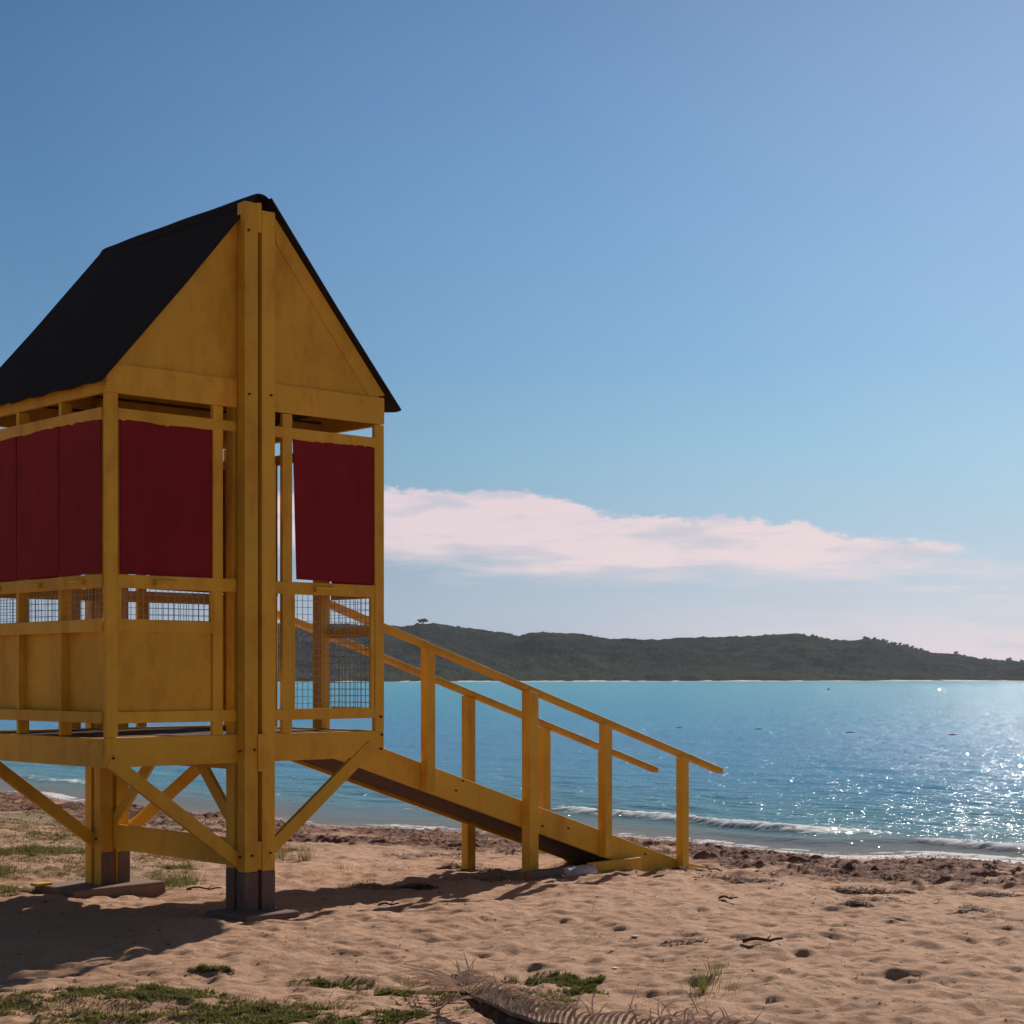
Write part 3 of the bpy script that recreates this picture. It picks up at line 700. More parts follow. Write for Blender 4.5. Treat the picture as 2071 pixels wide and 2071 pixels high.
for ya, yb, x0, x1, posts in ((.735, .83, 2.45, 7.36, ((3.473, .09, .80), (4.655, .11, None), (5.646, .09, .9), (6.725, .09, 9))),
                              (1.668, 1.76, 2.45, 7.42, ((4.80, .1, None), (5.80, .09, .9), (6.64, .09, 9)))):
    b = MB(); off_ = 0 if ya < 1 else -.012
    b.prism([(x0, rail_z(x0) + off_), (x0, rail_z(x0) - .055 + off_), (x1, rail_z(x1) - .055 + off_), (x1, rail_z(x1) + off_)], ya, yb)
    b.build('handrail', YEL, RP, .005)
    for xa, w, mode in posts:
        y0, y1 = (.708 if w < .1 else .69, .798) if ya < 1 else (1.702, 1.792)
        zb = st_top(xa) - .245 if mode is not None and mode < 5 else (-.35 if mode is None else -.3)
        zt = [rail_z(xa) - .057 + off_, rail_z(xa + w) - .057 + off_]
        b = MB(); b.prism([(xa, zb), (xa + w, zb), (xa + w, zt[1]), (xa, zt[0])], y0, y1); b.build('railing_post', YEL, RP, BV)
for x, z in ((3.87, .74), (5.24, .33), (4.91, .37), (5.78, .13), (6.28, .02), (3.95, .82)): bolt(x, .80, z)
# inner blocking under the ramp foot and a rusty brace plate
b = MB(); b.box(5.42, 6.13, .700, .735, -.125, .006, .003); b.build('foot_board', YEL, RP, BV)

# footings
P('footing_slab', (.92, 1.40, -.34, .20, -.16, .022), m=PADM, bevel=.02, j=.008)
P('footing_slab', (.72, 1.56, 1.78, 2.42, -.16, .045), m=PADM, bevel=.02, j=.008)
P('footing_plank', (.66, .80, 2.26, 2.38, .03, .056), m=YEL, bevel=.006)

def world(lx, ly, dz=0.0):
    a, c_ = local(lx, ly); return (a, c_, float(gh(a, c_)) + dz)
TR = math.atan2(0.6775, 0.7355)
# things lying by the ramp
k = empty('grey_plank', world(4.62, .60, 0.01), TR)
tag(k, 'grey weathered plank half buried in sand between the ramp post and the whitish block', 'plank')
b = MB(); b.box(-.12, .34, -.03, .02, -.08, .07, .004); b.build('board', GREY, k, .006)
k = empty('concrete_block', world(5.17, .60, -.03), TR + .08)
m = MB(); rr = random.Random(4); nn = 12; vs = []; fs = []
for i in range(13):
    x = -.22 + .44 * i / 12
    for q_ in range(nn):
        a = 2 * math.pi * q_ / nn; r_ = .068 * (1 + rr.uniform(-.10, .10)) * (1 if 0 < i < 12 else .8)
        vs.append((x + rr.uniform(-.006, .006), r_ * math.cos(a) * .9, .06 + r_ * math.sin(a)))
for i in range(12): fs += [(i * nn + q_, i * nn + (q_ + 1) % nn, (i + 1) * nn + (q_ + 1) % nn, (i + 1) * nn + q_) for q_ in range(nn)]
fs += [tuple(range(nn - 1, -1, -1)), tuple(range(12 * nn, 13 * nn))]
m.add(vs, fs)
m.build('rough_block', painted('lumpy_lime', (0.5, 0.47, 0.47), (0.2, 0.16, 0.15), .8, 1.0), k)
tag(k, 'lumpy whitish round-backed block lying beside the yellow board at the ramp foot', 'block')

# ------------------------------------------------------------------ ribbons: grass, seaweed
def ribbons(name, cx, cz, ang, lean, L, wd, zoff, mat_, curl, seg=3):
    """many narrow bent leaves as one mesh: bases (cx,cz), heading ang, lean 0=upright 1=flat"""
    n_ = len(cx); base = gh(cx, cz) + zoff
    ts = np.linspace(0, 1, seg + 1)
    dx, dz = np.cos(ang), np.sin(ang); px, pz = -dz, dx
    V_ = np.zeros((n_, seg + 1, 2, 3)); x = cx.copy(); z = cz.copy(); y = base.copy(); pit = (1 - lean) * math.pi / 2
    for i, t_ in enumerate(ts):
        w = wd * (1 - 0.85 * t_ ** 2) * .5
        for s_, sg in ((0, -1), (1, 1)):
            V_[:, i, s_, 0] = x + sg * px * w; V_[:, i, s_, 1] = z + sg * pz * w; V_[:, i, s_, 2] = y
        x = x + dx * np.cos(pit) * L / seg; z = z + dz * np.cos(pit) * L / seg; y = y + np.sin(pit) * L / seg
        pit = pit - curl / seg
        if i < seg: y = np.maximum(y, gh(x, z) + 0.002)
    idx = np.arange(n_)[:, None] * (2 * (seg + 1)) + np.arange(seg)[None, :] * 2
    Fc = np.stack([idx, idx + 1, idx + 3, idx + 2], -1).reshape(-1, 4)
    return np_mesh(name, V_.reshape(-1, 3), Fc, mat_, False)

def scatter(patches):
    X = []; Z = []
    for cx, cz, rx, rz, n_ in patches:
        a = rng.uniform(0, 2 * math.pi, n_ * 3); r = np.sqrt(rng.random(n_ * 3)) * (1 + .25 * np.sin(a * 3 + cx * 9) + .12 * np.sin(a * 7 + cz * 5))
        x = cx + rx * r * np.cos(a); z = cz + rz * r * np.sin(a)
        keep = fbm(x * 8, z * 10, 4, .75) + .34 - .5 * r + rng.normal(0, .12, n_ * 3) > 0.0
        X.append(x[keep][:n_]); Z.append(z[keep][:n_])
    return np.concatenate(X), np.concatenate(Z)
GP = [(-2.25, 9.62, .38, .24, 3600), (-1.78, 9.55, .36, .20, 2800), (-1.36, 9.12, .36, .24, 5200), (-1.76, 10.40, .14, .06, 900), (-2.0, 8.9, .5, .16, 1800), (-1.2, 8.8, .6, .2, 5000),
      (.27, 10.22, .22, .20, 5500), (-.60, 9.78, .20, .14, 3200), (-.10, 9.72, .24, .24, 3000), (.36, 9.85, .15, .1, 1500), (-.56, 8.98, .18, .16, 3000), (.15, 9.4, .2, .14, 900),
      (-1.0, 10.1, .25, .12, 900), (-2.9, 9.2, .5, .35, 4000), (-.2, 10.3, .3, .12, 500), (.02, 9.15, .3, .2, 1800)]
x, z = scatter(GP); n_ = len(x)
g = ribbons('grass', x, z, rng.uniform(0, 6.28, n_), rng.uniform(.15, .8, n_), rng.uniform(.012, .034, n_), rng.uniform(.005, .011, n_), -.002, GRASS, rng.uniform(0, 1.6, n_), 2)
tag(g, 'low green grass creeping over the sand in the foreground', 'grass', kind='stuff')
DP = [(-4.6, 17.6, 1.1, 1.3, 4500), (-4.9, 15.6, .9, .9, 3500), (-3.9, 16.2, .5, .8, 2000), (-5.6, 19.6, 1.0, 1.6, 3000), (-4.2, 14.4, .5, .5, 2800), (-6, 22, 1.2, 1.6, 5000),
      (-3.1, 15.6, .35, .5, 1500), (-3.3, 17.5, .5, .5, 1500), (-2.6, 19.6, .45, .3, 1300), (-2.25, 9.3, .6, .4, 1500), (-1.4, 9.2, .6, .4, 1500), (-.1, 9.7, .6, .4, 1500),
      (-3.0, 14.9, .3, .3, 800), (-.2, 15.6, .35, .3, 500), (-1.2, 15.2, .4, .15, 500), (-4.9, 13.4, .6, .4, 2400)]
x, z = scatter(DP); n_ = len(x)
g = ribbons('dry_grass', x, z, rng.uniform(0, 6.28, n_), rng.uniform(.3, .95, n_), rng.uniform(.015, .055, n_), rng.uniform(.004, .009, n_), -.002, DRY, rng.uniform(0, 1.2, n_), 2)
tag(g, 'sparse dry grass on the sand behind the tower legs', 'dry grass', kind='stuff')
GP2 = [(-4.9, 17.9, .8, .5, 4500), (-5.0, 15.8, .7, .5, 4500), (-2.95, 15.2, .25, .25, 1800), (-3.1, 16.3, .2, .15, 500), (-4.4, 14.2, .5, .4, 3500), (-4.5, 13.5, .5, .35, 3500), (-5.2, 20.5, .6, .8, 1600)]
x, z = scatter(GP2); n_ = len(x)
g = ribbons('ground_cover', x, z, rng.uniform(0, 6.28, n_), rng.uniform(.1, .8, n_), rng.uniform(.02, .06, n_), rng.uniform(.005, .01, n_), -.002, GRASS, rng.uniform(0, 1.4, n_), 2)
tag(g, 'olive green ground cover growing left of the back legs', 'ground cover', kind='stuff')

def tuft(name, X, Z, N, L, spread, m, label, cat='grass tuft'):
    r = np.random.default_rng(int(abs(X * 100) + Z * 10)); a = r.uniform(0, 6.28, N); q_ = np.abs(r.normal(0, spread, N))
    x = X + q_ * np.cos(a); z = Z + q_ * np.sin(a)
    o = ribbons(name, x, z, a, r.uniform(.02, .4, N), r.uniform(.5, 1, N) * L, np.full(N, .004), -.004, m, r.uniform(-.1, .5, N), 4)
    tag(o, label, cat); return o
tuft('grass_tuft', -2.03, 17.3, 90, .24, .05, DRY, 'brown upright grass tuft on open sand right of the front brace')
tuft('grass_tuft', -2.32, 17.55, 130, .24, .09, DRY, 'wider brown grass tuft just behind the front right brace')
tuft('grass_tuft', -1.62, 16.5, 45, .12, .05, DRY, 'small faint dry tuft nearest the right of the front legs')
tuft('grass_tuft', 1.06, 9.75, 60, .16, .09, GRASS, 'thin green grass sprigs rising behind the right end of the palm frond')
tuft('grass_tuft', 1.17, 10.15, 30, .13, .04, GRASS, 'highest small green sprig beyond the palm frond')
tuft('grass_tuft', -.58, 10.1, 50, .09, .06, DRY, 'small dark dry sprig behind the left tip of the palm frond')
tuft('grass_tuft', -2.75, 15.0, 90, .2, .12, GRASS, 'bushy green tuft between the front and back legs')
tuft('grass_tuft', -3.05, 16.6, 70, .16, .12, DRY, 'dry tuft seen under the low tie beam')

# seaweed
def weed(name, n0, zmin, zmax, cond, mat_, Lr, hz):
    X = rng.uniform(-14, 9, n0); Z = rng.uniform(zmin, zmax, n0)
    k_ = cond(X, Z); X = X[k_]; Z = Z[k_]; m_ = len(X)
    return ribbons(name, X, Z, rng.normal(0.1, .9, m_) + np.pi * rng.integers(0, 2, m_), rng.uniform(.75, 1.0, m_), rng.uniform(*Lr, m_), rng.uniform(.008, .026, m_), rng.uniform(0, hz, m_) * rng.random(m_), mat_, rng.uniform(.2, 1.4, m_), 2)
def band(X, Z):
    d = inland(X, Z); ed = 5.4 + 1.6 * fbm(X * 0.5, Z * 0.25, 2) - 1.2 * sst(1.0, -0.5, X) * sst(-3.5, -2.0, X)
    w = fbm(X * 1.3, Z * 2.6, 4, 0.65); fine = fbm(X * 3.1, Z * 6.0, 3)
    p = sst(-.3, .2, w) * sst(.25, .8, d) * (1 - sst(ed - .2, ed + 1.0, d)) * sst(-.25, .15, fine)
    p2 = sst(.30, .42, fbm(X * 1.7, Z * 3.2, 3)) * sst(.5, 1.5, d) * (1 - sst(6, 10, d)) * .5
    return np.clip(p + p2, 0, 1)
g = weed('seaweed', 450000, 14, 37, lambda X, Z: rng.random(len(X)) < band(X, Z) * .8, WEED, (.02, .09), .04)
tag(g, 'brown dried seaweed strewn in a band along the tide line', 'seaweed', kind='stuff')
g = weed('red_seaweed', 60000, 18, 30, lambda X, Z: (np.abs(inland(X, Z) - .55 - .25 * np.sin(X * 2)) < .22) & (fbm(X * 1.5, Z * 2, 2) > .05) & (X > -.5) & (X < 5.5), WEEDR, (.03, .12), .03)
tag(g, 'reddish wet seaweed at the very edge of the water', 'seaweed', kind='stuff')
# crumbs of seaweed and twigs over the open sand
nC = 6000; X = rng.uniform(-4, 6, nC); Z = rng.uniform(8.2, 20, nC); X = X * Z / 16
g = ribbons('beach_crumbs', X, Z, rng.uniform(0, 6.28, nC), rng.uniform(.97, 1.05, nC), rng.uniform(.008, .04, nC) * rng.random(nC) + .006, rng.uniform(.005, .014, nC), rng.uniform(.001, .008, nC), WEED, rng.uniform(-.2, .6, nC), 2)
tag(g, 'tiny dark crumbs of seaweed and twig scattered on the sand', 'beach debris', kind='stuff')

def clump(X, Z, rx, rz, hh, N, label, m=WEED):
    r = np.random.default_rng(int(abs(X * 37) + Z * 11)); a = r.uniform(0, 6.28, N); q_ = np.sqrt(r.random(N))
    x = X + rx * q_ * np.cos(a); z = Z + rz * q_ * np.sin(a)
    o = ribbons('seaweed_clump', x, z, r.uniform(0, 6.28, N), r.uniform(.8, 1.05, N), r.uniform(.02, .07, N), r.uniform(.008, .022, N), hh * (1 - q_) * r.uniform(.2, 1, N), m, r.uniform(0, 1, N), 3)
    tag(o, label, 'seaweed clump', 'loose clumps of seaweed on the dry sand')
for a in ((3.60, 13.90, .17, .10, .09, 400, 'rounded brown seaweed clump closest to the right edge'), (2.74, 14.00, .16, .10, .08, 350, 'peaked seaweed clump left of the rounded one by the right edge'),
          (2.02, 15.9, .38, .25, .06, 900, 'widest dark seaweed heap at the front left of the thick weed band'), (3.1, 15.45, .5, .14, .06, 900, 'long low seaweed heap trailing right below the weed band'),
          (4.15, 15.6, .4, .12, .05, 600, 'thin seaweed heap reaching the right edge below the band'), (1.28, 18.1, .16, .1, .09, 350, 'dark round weed lump nearest the toe of the ramp'),
          (1.7, 17.0, .22, .09, .05, 300, 'flat weed clump with pale twigs right of the ramp toe'), (-.83, 15.1, .2, .08, .06, 350, 'flat brown clump alone on the sand left of the ramp leg'),
          (-.55, 17.0, .17, .10, .08, 350, 'brown clump behind the left of the ramp leg'), (-.3, 16.65, .22, .12, .06, 300, 'dark clump touching the foot of the ramp leg'),
          (1.13, 11.6, .16, .14, .02, 120, 'patch of dark weed crumbs left of the driftwood stick')):
    clump(*a)
# sticks
def stick(X, Z, L, ang, r, label, pale=False):
    b = MB(); rr = random.Random(int(X * 50)); p = None
    k = empty('driftwood_stick', (X, Z, float(gh(X, Z))), ang)
    for i in range(7):
        t_ = i / 6; q_ = Vector(((t_ - .5) * L, rr.uniform(-.012, .012), .012 + .018 * abs(math.sin(t_ * 5))))
        if p is not None: b.cyl(p, q_, r * (1 - .4 * t_), 7, r * (1 - .4 * (t_ + .16)))
        p = q_
    b.build('stem', STEM if pale else STICK, k, smooth=True)
    c = MB(); c.cyl((L * .1, 0, .02), (L * .22, .03, .045), r * .5, 6, r * .2); c.build('twig', STEM if pale else STICK, k)
    tag(k, label, 'stick')
stick(1.61, 11.3, .26, .05, .014, 'dark curved driftwood stick lying alone on the open sand')
stick(1.72, 14.0, .16, -.5, .010, 'short dark twig on the sand below the weed band')
stick(1.95, 17.1, .22, 2.3, .010, 'pale twig leaning beside the flat weed clump right of the ramp toe', True)
stick(-2.55, 14.6, .3, -.2, .009, 'thin dark twig on sand left of the front legs')
stick(-.96, 13.7, .16, -.1, .010, 'thin dark twig in front of the flat brown clump')

# pale scraps
def scrap(X, Z, s, label):
    b = MB(); rr = random.Random(int(abs(X) * 99)); vs = []; k = empty('white_scrap', (X, Z, float(gh(X, Z)) + .004), rr.uniform(0, 3))
    for zz in (0, 1):
        for i in range(8):
            a = i * math.pi / 4; r_ = s * rr.uniform(.6, 1.1); vs.append((r_ * 1.6 * math.cos(a), r_ * math.sin(a), zz * s * .35 * rr.uniform(.6, 1.2)))
    b.add(vs, [tuple(range(7, -1, -1)), tuple(range(8, 16))] + [(i, (i + 1) % 8, (i + 1) % 8 + 8, i + 8) for i in range(8)])
    b.build('flake', LITTER, k, .002); tag(k, label, 'scrap')
for X, Z, s, lb in ((-.72, 18.9, .05, 'larger white scrap on the sand left of the ramp leg'), (-.93, 18.8, .035, 'smaller white scrap beside the larger one left of the ramp leg'),
                    (-1.15, 21.3, .04, 'white scrap lying in the seaweed behind the tower'), (.83, 11.9, .035, 'pale scrap on open sand between ramp and palm frond'),
                    (.62, 10.6, .03, 'brownish white scrap right of the green grass patch'), (.12, 9.75, .02, 'tiny bright scrap in front of the green grass patch'),
                    (-1.55, 9.0, .02, 'tiny bright scrap among the grass at lower left')):
    scrap(X, Z, s * .65, lb)

# ------------------------------------------------------------------ dead palm frond
fr = empty('palm_frond', (0, 0, 0)); tag(fr, 'dead dry palm frond with curled grey leaflets lying on the sand', 'palm frond')
ctrl = [(-.29, 9.62, .05), (-.285, 9.25, .13), (-.22, 8.86, .13), (-.09, 8.55, .115), (.08, 8.30, .10), (.30, 8.10, .09), (.58, 8.00, .085), (.9, 8.02, .08), (1.25, 8.1, .06)]
def cr(t):
    t = min(max(t, 0), .9999) * (len(ctrl) - 1); i = int(t); f_ = t - i
    p = [Vector(ctrl[max(0, min(len(ctrl) - 1, i + k_))]) for k_ in (-1, 0, 1, 2)]
    q_ = .5 * (2 * p[1] + (p[2] - p[0]) * f_ + (2 * p[0] - 5 * p[1] + 4 * p[2] - p[3]) * f_ ** 2 + (3 * p[1] - p[0] - 3 * p[2] + p[3]) * f_ ** 3)
    return q_
def off_g(p, m=.0): return Vector((p.x, p.y, float(gh(p.x, p.y)) + p.z + m))
b = MB(); pp = [off_g(cr(i / 40)) for i in range(41)]
for i in range(40): b.cyl(pp[i], pp[i + 1], .006 + .011 * i / 40, 6, .006 + .011 * (i + 1) / 40)
b.build('midrib', STEM, fr, smooth=True)
b = MB(); rr = random.Random(21)
def leaflet(p, d0, L, w, droop, twist):
    d = d0.normalized(); seg = 7; pts = [p.copy()]; q_ = p.copy()
    for i in range(seg):
        q_ = q_ + d * (L / seg); d = (d + Vector((twist[0], twist[1], -droop)) / seg).normalized()
        g_ = float(gh(q_.x, q_.y)) + .006
        if q_.z < g_: q_.z = g_
        pts.append(q_.copy())
    sd = (pts[1] - pts[0]).cross(Vector((0, 0, 1)))
    sd = sd.normalized() if sd.length > 1e-6 else Vector((1, 0, 0))
    vs = []
    for i, q_ in enumerate(pts):
        t_ = i / seg; ww = w * (1 - t_ ** 2.2) * .5 + .0008
        fold = Vector((0, 0, ww * .8))
        vs += [q_ - sd * ww + fold, q_, q_ + sd * ww + fold]
    fs = []
    for i in range(seg): a = i * 3; fs += [(a, a + 1, a + 4, a + 3), (a + 1, a + 2, a + 5, a + 4)]
    b.add(vs, fs)
NL = 70
for i in range(NL):
    t_ = .02 + .96 * i / (NL - 1); p = off_g(cr(t_))
    away = Vector((0.35, 1.0, 0)).normalized() if t_ > .3 else Vector((1, .25, 0)).normalized()
    L = .17 + .08 * math.sin(t_ * 3) + rr.uniform(-.02, .03)
    # far side: stands up, then arches over to the right
    leaflet(p, away * .55 + Vector((rr.uniform(-.06, .06), 0, 1.0 + rr.uniform(-.08, .1))), L, rr.uniform(.014, .019), 2.1 + rr.uniform(-.25, .25), (1.5 + rr.uniform(-.2, .2), .25))
for i in range(34):     # the tip: long stiff blades fanning out to the left
    t_ = .30 * i / 33; p = off_g(cr(t_))
    a_ = R(150 + 75 * i / 33 + rr.uniform(-10, 10))
    leaflet(p, Vector((math.cos(a_), math.sin(a_), .28 + rr.uniform(-.15, .35))), .36 + rr.uniform(-.1, .08), rr.uniform(.009, .014), .8 + rr.uniform(-.5, .4), (rr.uniform(-.1, .1), rr.uniform(.2, 1.3)))
for _ in range(26):     # broken blades sticking up at random
    t_ = rr.uniform(.15, .97); p = off_g(cr(t_)); leaflet(p + Vector((0, .10, .03)), Vector((rr.uniform(-.5, .6), .3, 1)), rr.uniform(.08, .17), .010, .5, (rr.uniform(-.6, .6), 0))
for _ in range(30):
    p = off_g(Vector((.80 + rr.uniform(-.08, .26), 8.7 + rr.uniform(-.3, .2), .02))); leaflet(p, Vector((rr.uniform(-.8, .9), rr.uniform(0, .5), 1)), rr.uniform(.08, .19), .010, 1.6, (rr.uniform(-.6, .9), 0))
b.build('leaflets', FROND, fr)
b = MB()                # strip added under the rib, its dark brown standing in for shade
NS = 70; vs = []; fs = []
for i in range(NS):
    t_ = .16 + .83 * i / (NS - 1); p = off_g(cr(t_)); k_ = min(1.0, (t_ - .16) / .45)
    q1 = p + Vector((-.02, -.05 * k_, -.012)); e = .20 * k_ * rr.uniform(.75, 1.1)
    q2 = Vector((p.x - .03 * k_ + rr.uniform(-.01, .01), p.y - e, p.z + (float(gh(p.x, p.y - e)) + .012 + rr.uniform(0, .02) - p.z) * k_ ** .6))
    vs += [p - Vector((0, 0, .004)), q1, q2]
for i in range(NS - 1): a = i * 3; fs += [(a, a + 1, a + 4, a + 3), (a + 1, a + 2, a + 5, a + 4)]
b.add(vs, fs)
for i in range(0):
    t_ = .34 + .64 * i / 69; p = off_g(cr(t_)); leaflet(p, Vector((rr.uniform(-.15, .1), -1, .15)), .55 + rr.uniform(-.04, .04), .11, 1.1, (0, 0))
b.build('shade_strip', leafmat('leaf_shade_brown', (0.06, 0.035, 0.028), (0.14, 0.085, 0.065), 14, 0), fr)

# ------------------------------------------------------------------ light and sky
SUN_AZ, SUN_EL = R(25), R(27)       # azimuth right of +Y
sd = Vector((math.sin(SUN_AZ) * math.cos(SUN_EL), math.cos(SUN_AZ) * math.cos(SUN_EL), math.sin(SUN_EL)))
L_ = bpy.data.lights.new('sun', 'SUN'); L_.energy = 4.8; L_.angle = R(0.53); L_.color = (1.0, 0.93, 0.84)
so = bpy.data.objects.new('sun', L_); COL.objects.link(so); so.rotation_euler = sd.to_track_quat('Z', 'Y').to_euler()

w = bpy.data.worlds.new('World'); scene.world = w; w.use_nodes = True
n = w.node_tree.nodes; l = w.node_tree.links
bg = n['Background']; bg.inputs['Strength'].default_value = 0.1
sky = n.new('ShaderNodeTexSky'); sky.sky_type = 'NISHITA'; sky.sun_disc = False; sky.sun_elevation = SUN_EL; sky.sun_rotation = SUN_AZ
sky.air_density = 1.0; sky.dust_density = 0.6; sky.ozone_density = 2.0
dirv = n.new('ShaderNodeTexCoord').outputs['Generated']
sp = n.new('ShaderNodeSeparateXYZ'); l.new(dirv, sp.inputs[0]); dx, dy, dz = sp.outputs
el = math_(n, l, 'ARCSINE', dz); az = math_(n, l, 'ARCTAN2', dx, dy)
eln = math_(n, l, 'DIVIDE', math_(n, l, 'MULTIPLY', el, 180 / math.pi), 90.0)     # 0..1 from horizon to zenith
grad = ramp(n, l, eln, [(0.0, (0.65, 0.67, 0.79)), (0.028, (0.58, 0.68, 0.80)), (0.052, (0.43, 0.63, 0.79)), (0.078, (0.335, 0.60, 0.80)), (0.111, (0.24, 0.485, 0.76)),
                        (0.167, (0.175, 0.375, 0.67)), (0.229, (0.126, 0.275, 0.53)), (0.45, (0.075, 0.105, 0.17)), (1.0, (0.045, 0.05, 0.065))]).outputs[0]
# brighter and paler towards the sun, darker away from it
dt = n.new('ShaderNodeVectorMath'); dt.operation = 'DOT_PRODUCT'; l.new(dirv, dt.inputs[0]); dt.inputs[1].default_value = sd
cosg = dt.outputs['Value']
gam = math_(n, l, 'DIVIDE', math_(n, l, 'ARCCOSINE', math_(n, l, 'MINIMUM', math_(n, l, 'MAXIMUM', cosg, -1.0), 1.0)), math.pi)
tint = ramp(n, l, gam, [(0.0, (0.95, 0.73, 0.64)), (0.061, (0.88, 0.70, 0.625)), (0.133, (0.5, 0.5, 0.5)), (0.217, (0.265, 0.315, 0.35)), (0.34, (0.22, 0.265, 0.30)), (0.6, (0.25, 0.22, 0.19)), (1.0, (0.26, 0.22, 0.19))]).outputs[0]
mul = n.new('ShaderNodeVectorMath'); mul.operation = 'MULTIPLY'; l.new(grad, mul.inputs[0]); l.new(tint, mul.inputs[1])
mu2 = n.new('ShaderNodeVectorMath'); mu2.operation = 'SCALE'; l.new(mul.outputs[0], mu2.inputs[0]); mu2.inputs['Scale'].default_value = 1.88
base = mu2.outputs[0]
# cloud bank low over the headland
def px_az(px): return math.atan((px - 1035.5) / 3560)
def px_el(px, py): return math.atan((1366 - py) / 3560 * math.cos(px_az(px)))
A0, A1, E0, E1 = -0.35, 0.35, 0.0, 0.14
def fcurve(pts):
    c = n.new('ShaderNodeFloatCurve'); cv = c.mapping.curves[0]
    P_ = [((px_az(a) - A0) / (A1 - A0), (px_el(a, q_) - E0) / (E1 - E0)) for a, q_ in pts]
    cv.points[0].location = P_[0]; cv.points[1].location = P_[-1]
    for p_ in P_[1:-1]: cv.points.new(*p_)
    c.mapping.update(); l.new(azn, c.inputs['Value']); return c.outputs[0]
azn = math_(n, l, 'DIVIDE', math_(n, l, 'SUBTRACT', az, A0), A1 - A0)
top = fcurve([(-150, 1080), (300, 1020), (700, 990), (909, 990), (1060, 993), (1120, 999), (1170, 1016), (1262, 1043), (1344, 1040), (1400, 1047), (1466, 1041), (1554, 1049), (1622, 1053), (1696, 1077), (1819, 1088), (1900, 1093), (1930, 1094), (1965, 1112), (2250, 1200)])
bot = fcurve([(-150, 1090), (300, 1100), (780, 1128), (896, 1147), (1086, 1160), (1357, 1170), (1540, 1168), (1744, 1160), (1914, 1132), (1965, 1113), (2250, 1215)])
en = math_(n, l, 'DIVIDE', math_(n, l, 'SUBTRACT', el, E0), E1 - E0)
cv_ = n.new('ShaderNodeCombineXYZ'); l.new(math_(n, l, 'MULTIPLY', az, 26.0), cv_.inputs[0]); l.new(math_(n, l, 'MULTIPLY', el, 60.0), cv_.inputs[1])
puff = noise(n, l, 1.9, 6, 0.62, cv_.outputs[0]); 
cs = n.new('ShaderNodeCombineXYZ'); l.new(math_(n, l, 'MULTIPLY', az, 14.0), cs.inputs[0]); l.new(math_(n, l, 'MULTIPLY', el, 130.0), cs.inputs[1])
streak = noise(n, l, 1.0, 6, 0.62, cs.outputs[0])
en_t = math_(n, l, 'MULTIPLY_ADD', math_(n, l, 'SUBTRACT', puff.outputs[0], 0.5), 0.13, en)
en_b = math_(n, l, 'MULTIPLY_ADD', math_(n, l, 'SUBTRACT', streak.outputs[0], 0.5), 0.22, en)
def smooth(v, a, c_):
    m_ = n.new('ShaderNodeMapRange'); m_.interpolation_type = 'SMOOTHSTEP'; l.new(v, m_.inputs[0]); m_.inputs[1].default_value = a; m_.inputs[2].default_value = c_; return m_.outputs[0]
mt = smooth(math_(n, l, 'SUBTRACT', top, en_t), -0.006, 0.022)
mbm = smooth(math_(n, l, 'SUBTRACT', en_b, bot), -0.06, 0.09)
front = math_(n, l, 'MULTIPLY', math_(n, l, 'GREATER_THAN', azn, 0.0), math_(n, l, 'LESS_THAN', azn, 1.0))
cm = math_(n, l, 'MULTIPLY', math_(n, l, 'MULTIPLY', mt, mbm), front)
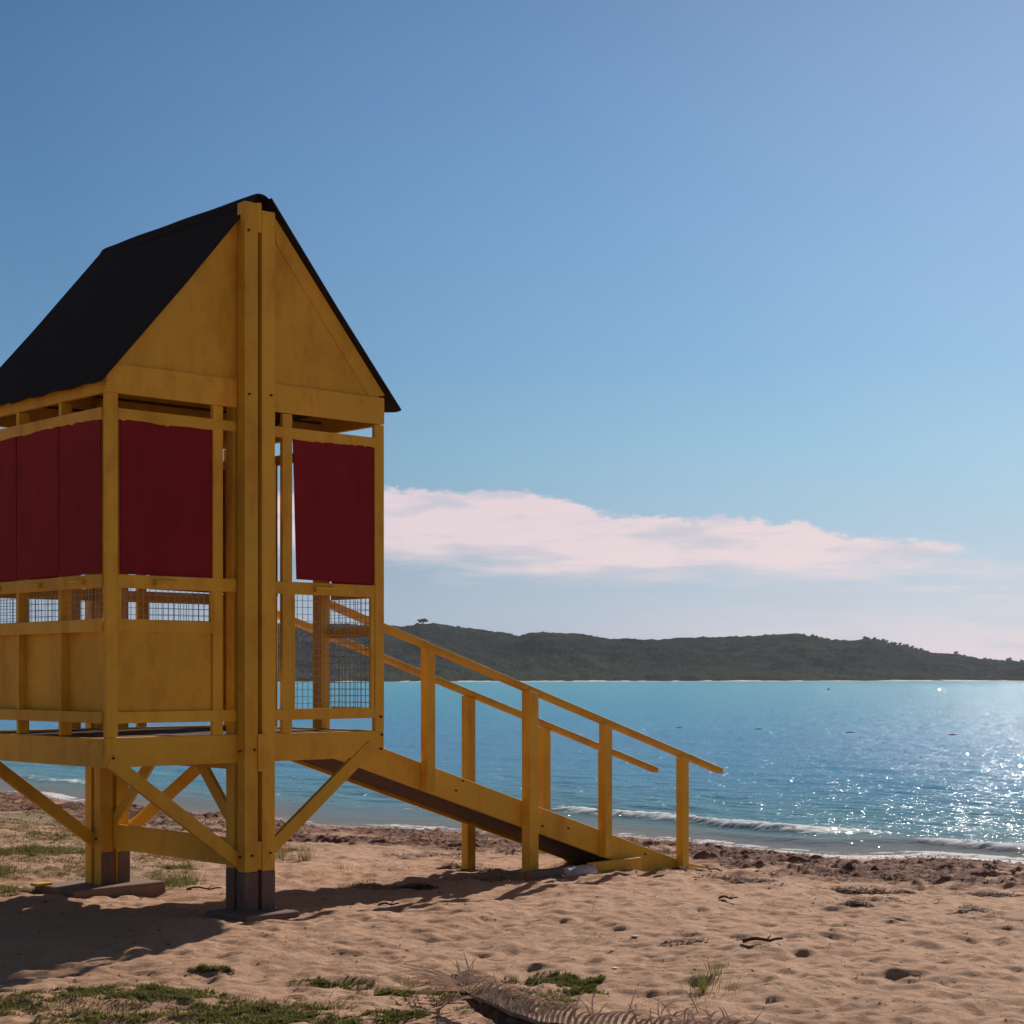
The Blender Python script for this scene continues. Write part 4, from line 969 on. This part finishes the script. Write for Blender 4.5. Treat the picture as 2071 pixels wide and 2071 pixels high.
# thin low veils to the right
veil = math_(n, l, 'MULTIPLY', smooth(streak.outputs[0], 0.42, 0.72), math_(n, l, 'MULTIPLY', smooth(az, 0.0, 0.22), math_(n, l, 'MULTIPLY', smooth(en, 0.25, 0.36), math_(n, l, 'SUBTRACT', 1.0, smooth(en, 0.42, 0.56)))))
cm = math_(n, l, 'MAXIMUM', math_(n, l, 'MULTIPLY', cm, math_(n, l, 'MULTIPLY_ADD', streak.outputs[0], 0.3, 0.84)), math_(n, l, 'MULTIPLY', veil, 0.55))
low_ = math_(n, l, 'MULTIPLY', smooth(az, -0.02, 0.24), math_(n, l, 'SUBTRACT', 1.0, smooth(en, 0.08, 0.36)))
cm = math_(n, l, 'MAXIMUM', cm, math_(n, l, 'MULTIPLY', math_(n, l, 'MULTIPLY', low_, math_(n, l, 'GREATER_THAN', az, -0.5)), 0.55))
cm = math_(n, l, 'MINIMUM', cm, 0.95)
cb = n.new('ShaderNodeCombineXYZ'); l.new(math_(n, l, 'MULTIPLY', az, 11.0), cb.inputs[0]); l.new(math_(n, l, 'MULTIPLY', el, 62.0), cb.inputs[1])
belly = noise(n, l, 1.3, 5, 0.55, cb.outputs[0])
shade = mix(n, l, smooth(belly.outputs[0], 0.34, 0.54), (0.62, 0.58, 0.66), (0.86, 0.69, 0.72))
cloudy = mix(n, l, cm, base, shade)
sc = n.new('ShaderNodeVectorMath'); sc.operation = 'SCALE'; l.new(cloudy, sc.inputs[0]); sc.inputs['Scale'].default_value = 8.6
fin = mix(n, l, 0.95, sky.outputs[0], sc.outputs[0])
l.new(fin, bg.inputs['Color'])

# ------------------------------------------------------------------ the air between here and the headland
hz = MB(); hz.box(-2600, 2600, -950, 1650, -5.0, 60.0)
hm, n, l, b = mat('sea_haze'); n.remove(b); pv = n.new('ShaderNodeVolumePrincipled')
pv.inputs['Color'].default_value = (0.80, 0.86, 1.0, 1); pv.inputs['Density'].default_value = 0.0001; pv.inputs['Anisotropy'].default_value = 0.3
l.new(pv.outputs[0], n['Material Output'].inputs['Volume'])
ho = hz.build('haze', hm); tag(ho, kind='stuff')

# ------------------------------------------------------------------ camera
cam = bpy.data.cameras.new('camera'); co_ = bpy.data.objects.new('camera', cam); COL.objects.link(co_)
co_.location = (0, 0, EYE); co_.rotation_euler = (R(90), 0, 0)
cam.sensor_width = 36; cam.lens = 36 * F; cam.shift_y = (1366 - 1035.5) / 2071.0; cam.shift_x = 0
cam.clip_start = 0.05; cam.clip_end = 20000
scene.camera = co_
scene.view_settings.view_transform = 'Standard'; scene.view_settings.look = 'None'
scene.view_settings.exposure = 0.12; scene.view_settings.gamma = 1.0
scene.render.engine = 'CYCLES'
scene.cycles.use_denoising = True
scene.cycles.max_bounces = 6; scene.cycles.diffuse_bounces = 3
